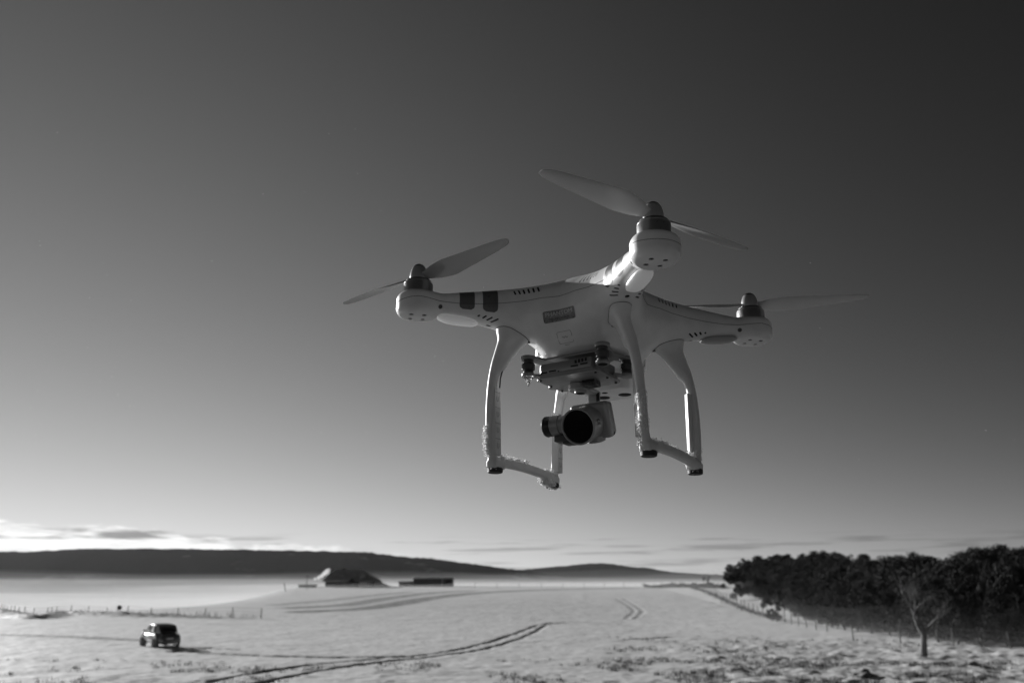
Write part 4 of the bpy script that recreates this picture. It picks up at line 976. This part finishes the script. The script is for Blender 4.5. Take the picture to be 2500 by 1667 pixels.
loft([(-1.34, .50, 1.30, 1.38), (-1.15, .60, 1.32, 1.48), (-.85, .64, 1.36, 1.55), (-.4, .66, 1.38, 1.60), (.15, .65, 1.38, 1.58), (.45, .60, 1.36, 1.50), (.62, .50, 1.34, 1.42)], e=2.3).build('roof', MW['paint'], car, smooth=60)
RAILS = {}
for sy in (1, -1):
    lo_c = {'a': (1.18, .60), 'b': (.15, .74), 'c': (-.75, .72), 'd': (-1.62, .55)}; hi_c = {'a': (.52, .54), 'b': (.02, .62), 'c': (-.62, .62), 'd': (-1.20, .54)}
    for k in 'abcd': MB().tube([(lo_c[k][0], sy * lo_c[k][1], .98), ((lo_c[k][0] + hi_c[k][0]) / 2, sy * (lo_c[k][1] + hi_c[k][1]) / 2 + sy * .03, 1.24), (hi_c[k][0], sy * hi_c[k][1], 1.46)], .045, 8).build('pillar', MW['paint'], car)
    for p_, q_ in (('a', 'b'), ('b', 'c'), ('c', 'd')):
        MB().add([(lo_c[p_][0], sy * lo_c[p_][1], 1.0), (lo_c[q_][0], sy * lo_c[q_][1], 1.0), (hi_c[q_][0], sy * hi_c[q_][1], 1.45), (hi_c[p_][0], sy * hi_c[p_][1], 1.45)], [(0, 1, 2, 3)]).build('window' if p_ != 'c' else 'rear_quarter', gm2 if p_ != 'c' else MW['paint'], car, smooth=0)
    MB().lathe([(0, 0.03), (.09, .02), (.13, -.05), (.11, -.14)], (1.74, sy * .50, .70), (1, sy * .25, .1), 16).build('headlamp', MW['lamp'], car)
    MB().lathe([(0, 0.03), (.07, .02), (.10, -.05), (.09, -.14)], (-1.80, sy * .52, .80), (-1, sy * .25, .1), 16).build('tail_lamp', MW['lamp'], car)
    MB().lathe([(0, 0.03), (.05, .02), (.07, -.05), (.06, -.14)], (-1.84, sy * .46, .60), (-1, sy * .25, .1), 16).build('tail_lamp', MW['lamp'], car)
    MB().box((.72, sy * .92, 1.08), (.12, .22, .14)).build('mirror', MW['chrome'], car, bevel=.03)
    for x in (.15, -.75):
        st0 = MB().box((x, sy * .34, .92), (.16, .44, .6)).build('seat', MW['tyre'], car, bevel=.05); MB().box((x - .03, sy * .34, 1.30), (.1, .24, .18)).build('headrest', MW['tyre'], st0, bevel=.03)
    for x in (-1.2, 1.22):
        MB().lathe([(.47, -.12), (.49, .06), (.45, .11)], (x, sy * .74, .42), (0, sy, 0), 24).build('wheel_arch', MW['paint'], car)
        w_ = MB().lathe([(.18, -.1), (.30, -.1), (.325, -.06), (.325, .06), (.30, .1), (.19, .1)], (x, sy * .80, .325), (0, sy, 0), 24).build('wheel', MW['tyre'], car)
        MB().lathe([(0, .07), (.12, .09), (.20, .08)], (x, sy * .80, .325), (0, sy, 0), 16).build('rim', MW['rim'], w_)
MB().add([(1.18, -.60, 1.0), (1.18, .60, 1.0), (.52, .54, 1.45), (.52, -.54, 1.45)], [(0, 1, 2, 3)]).build('windscreen', gm2, car, smooth=0)
MB().add([(-1.62, -.55, 1.0), (-1.62, .55, 1.0), (-1.20, .54, 1.45), (-1.20, -.54, 1.45)], [(0, 3, 2, 1)]).build('hatch', MW['paint'], car, smooth=0)
MB().add([(-1.585, -.42, 1.08), (-1.585, .42, 1.08), (-1.32, .38, 1.37), (-1.32, -.38, 1.37)], [(0, 3, 2, 1)]).build('rear_window', gm2, car, smooth=0)
for x in (1.91, -1.92): MB().box((x, 0, .42), (.12, 1.2, .12)).build('bumper', MW['chrome'], car, bevel=.04)
MB().box((-1.945, 0, .62), (.03, .46, .11)).build('number_plate', MW['lamp'], car, smooth=0)
# ---- rocks and tussocks lying about in the snow
def rock(px, py, sz, label, seed):
    b = at(px, py); bm = bmesh.new(); bmesh.ops.create_icosphere(bm, subdivisions=3, radius=1); rr = random.Random(seed); o3 = [rr.uniform(0, 50) for _ in range(3)]
    from mathutils import noise as mn
    for v in bm.verts: k = 0.75 + 0.55 * mn.noise(v.co * 1.4 + Vector(o3)); v.co = Vector((v.co.x * k * sz, v.co.y * k * sz * .8, v.co.z * k * sz * .55))
    me = bpy.data.meshes.new('rock'); bm.to_mesh(me); bm.free(); o = link('rock', me, MW['stone']); o.location = tuple(b); tag(o, label, 'rock')
rock(2237, 1528, 0.42, 'pale rock in the snow right of the bare tree', 3); rock(2262, 1534, 0.34, 'dark rock beside the pale rock right of the bare tree', 5)
rock(1985, 1557, 0.8, 'broad low rock at the bottom edge before the bare tree', 9)
V = []; F = []; rg = np.random.default_rng(12)
for k in range(7000):
    px = rg.uniform(1380, 2400) if k % 4 else rg.uniform(-20, 1500); py = HOR + 115 + 150 * rg.random() ** 0.8 if k % 4 else rg.uniform(1500, 1585)
    y = FPX * CAM_Z / (py - HOR); x = (px - 1176) / FPX * y
    if vnoise(np.array([x * .35]), np.array([y * .35]), 31)[0] < (0.58 if k % 4 else 0.62): continue
    z = gz(x, y); hh = rg.uniform(0.06, 0.22)
    for j in range(7):
        a = rg.uniform(0, 6.283); q = rg.random() * 0.22; bx_, by_ = x + q * math.cos(a), y + q * math.sin(a); lx, ly = rg.normal(0, .07, 2); b = len(V)
        V += [(bx_ - .014, by_, z - .05), (bx_ + .014, by_, z - .05), (bx_ + lx, by_ + ly, z + hh * rg.uniform(.6, 1.3))]; F.append((b, b + 1, b + 2))
for k in range(1500):
    i = rg.integers(0, len(FD)); x, y = FD[i] + rg.normal(0, 0.9, 2)
    if x > -30: continue
    z = gz(x, y) + 0.3; hh = rg.uniform(0.2, 0.6); b = len(V); lx, ly = rg.normal(0, .12, 2)
    V += [(x - .03, y, z - .2), (x + .03, y, z - .2), (x + lx, y + ly, z + hh)]; F.append((b, b + 1, b + 2))
me = np_mesh('grass_tufts', np.array(V), np.array(F), smooth=False); o = link('grass_tufts', me, MW['grass']); tag(o, 'dry grass blades poking through the snow', 'grass', kind='stuff')

# ---- mist lying in the valley, thin haze over everything
def vol_mat(name, dens, g=0.45):
    m = bpy.data.materials.new(name); m.use_nodes = True; t = m.node_tree; t.nodes.clear(); o = t.nodes.new('ShaderNodeOutputMaterial'); v = t.nodes.new('ShaderNodeVolumePrincipled')
    v.inputs['Color'].default_value = (0.97, 0.97, 0.97, 1); v.inputs['Density'].default_value = dens; v.inputs['Anisotropy'].default_value = g; t.links.new(v.outputs[0], o.inputs['Volume']); return m
def vol_box(name, x0, x1, y0, y1, z0, z1, dens, label, g=0.45):
    o = MB().box(((x0 + x1) / 2, (y0 + y1) / 2, (z0 + z1) / 2), (x1 - x0, y1 - y0, z1 - z0)).build(name, vol_mat(name, dens, g), smooth=0); tag(o, label, 'mist', kind='stuff'); return o
def mist_sheet(name, x0, x1, y0, y1, z0, top, amp, dens, label, seed, cell=90.0, nx=70, ny=36):
    X, Y = np.meshgrid(np.linspace(x0, x1, nx), np.linspace(y0, y1, ny), indexing='ij'); ed = np.minimum(np.minimum((X - x0) / (x1 - x0), (x1 - X) / (x1 - x0)) * 12, np.minimum((Y - y0) / (y1 - y0), (y1 - Y) / (y1 - y0)) * 5).clip(0, 1)
    Zt = z0 + 0.3 + (top + amp * 2 * (fbm(X / cell, Y / cell * 0.8, 3, seed) - 0.5) - z0 - 0.3) * smooth01(ed * 1.2 + 0.15); I = np.arange(nx * ny).reshape(nx, ny); n = nx * ny
    V = np.concatenate([np.stack([X, Y, Zt], -1).reshape(-1, 3), np.stack([X, Y, np.full_like(X, z0)], -1).reshape(-1, 3)])
    q = np.stack([I[:-1, :-1], I[1:, :-1], I[1:, 1:], I[:-1, 1:]], -1).reshape(-1, 4); F = [q, q[:, ::-1] + n]
    for a in (I[:, 0], I[-1, :], I[::-1, -1], I[0, ::-1]): F.append(np.stack([a[:-1] + n, a[1:] + n, a[1:], a[:-1]], -1))
    o = link(name, np_mesh(name, V, np.concatenate(F)), vol_mat(name, dens, 0.0)); tag(o, label, 'mist', kind='stuff'); return o
vol_box('haze', -3500, 4200, -80, 3400, -11.0, 64, 0.00002, 'thin pale haze filling the air over the whole land')
for k, (top, y0, d, amp, x0, lb) in enumerate(((0.2, 262, 0.0024, 1.6, -210, 'dense bright floor of the mist in the valley behind the farm'), (2.8, 300, 0.0016, 2.6, -260, 'second layer of the valley mist behind the farm'), (6.0, 380, 0.0007, 4.0, -1500, 'third thinner layer of the valley mist under the hills'), (10.5, 480, 0.0003, 6.0, -1600, 'topmost thin layer of the valley mist under the hills'))):
    mist_sheet('valley_mist', x0, 1500 + k * 9, y0, 1300 + k * 30, -10.5 - k * 0.03, top, amp, d, lb, 300 + k)
mist_sheet('field_mist', -230, 14, 138, 420, -10.4, -0.8, 2.4, 0.0100, 'low mist in the hollow beyond the left fence', 311, 45.0)
mist_sheet('field_mist', -150, 60, 125, 259, -10.3, 3.4, 1.8, 0.0034, 'faint mist drifting round the farm and the hill top', 312, 40.0)
for k, (top, lb) in enumerate(((0.7, 'lowest thin mist along the foot of the wood'), (1.6, 'middle thin mist along the foot of the wood'), (2.7, 'highest faint mist along the foot of the wood'))):
    mist_sheet('wood_mist', 12 - k, 95 + k, 38 - k, 215 + k, -1.0 - k * 0.05, top, 0.5 + 0.4 * k, 0.0011, lb, 313 + k, 14.0)
# smoke drifting from the farmhouse chimney
sk = MB()
for px, py, r in ((771, 1311, 0.45), (768, 1314, 0.65), (763, 1318, 0.6), (757, 1323, 0.5), (750, 1327, 0.45), (742, 1330, 0.35)):
    sk.lathe([(0, -r), (r * .5, -r * .86), (r * .86, -r * .5), (r, 0), (r * .86, r * .5), (r * .5, r * .86), (0, r)], (fx(px), FY - 1.5, fz(py)), (0, 0, 1), 16)
smoke = sk.build('chimney_smoke', vol_mat('smoke', 0.7, 0.5), smooth=60); tag(smoke, 'white sunlit smoke drifting left above the farmhouse roof', 'smoke', kind='stuff')
# ice crystals glinting in the air between the camera and the field
V = []; F = []; rg = np.random.default_rng(77); cmx = cam.rotation_euler.to_matrix()
for k in range(150):
    d = rg.uniform(0.7, 2.6); px = rg.uniform(-0.57, -0.12) if k % 4 else rg.uniform(-0.1, 0.57); py = rg.uniform(-0.12, 0.30) if k % 3 else rg.uniform(-.1, .05); c = cmx @ Vector((px * d, (py - 0.05) * d, -d)) + cam.location; a = rg.uniform(0.00012, 0.00038) * d
    q, _ = np.linalg.qr(rg.normal(0, 1, (3, 3))); b = len(V); V += [tuple(q @ np.array(e) * a + np.array(c)) for e in ((1, 0, 0), (-1, 0, 0), (0, .7, 0), (0, -.7, 0), (0, 0, .8), (0, 0, -.8))]
    F += [(b, b + 2, b + 4), (b + 2, b + 1, b + 4), (b + 1, b + 3, b + 4), (b + 3, b, b + 4), (b + 2, b, b + 5), (b + 1, b + 2, b + 5), (b + 3, b + 1, b + 5), (b, b + 3, b + 5)]
o = link('ice_crystals', np_mesh('ice_crystals', np.array(V), np.array(F), smooth=False), M['frost']); tag(o, 'tiny bright ice crystals drifting in the air', 'snow', kind='stuff')
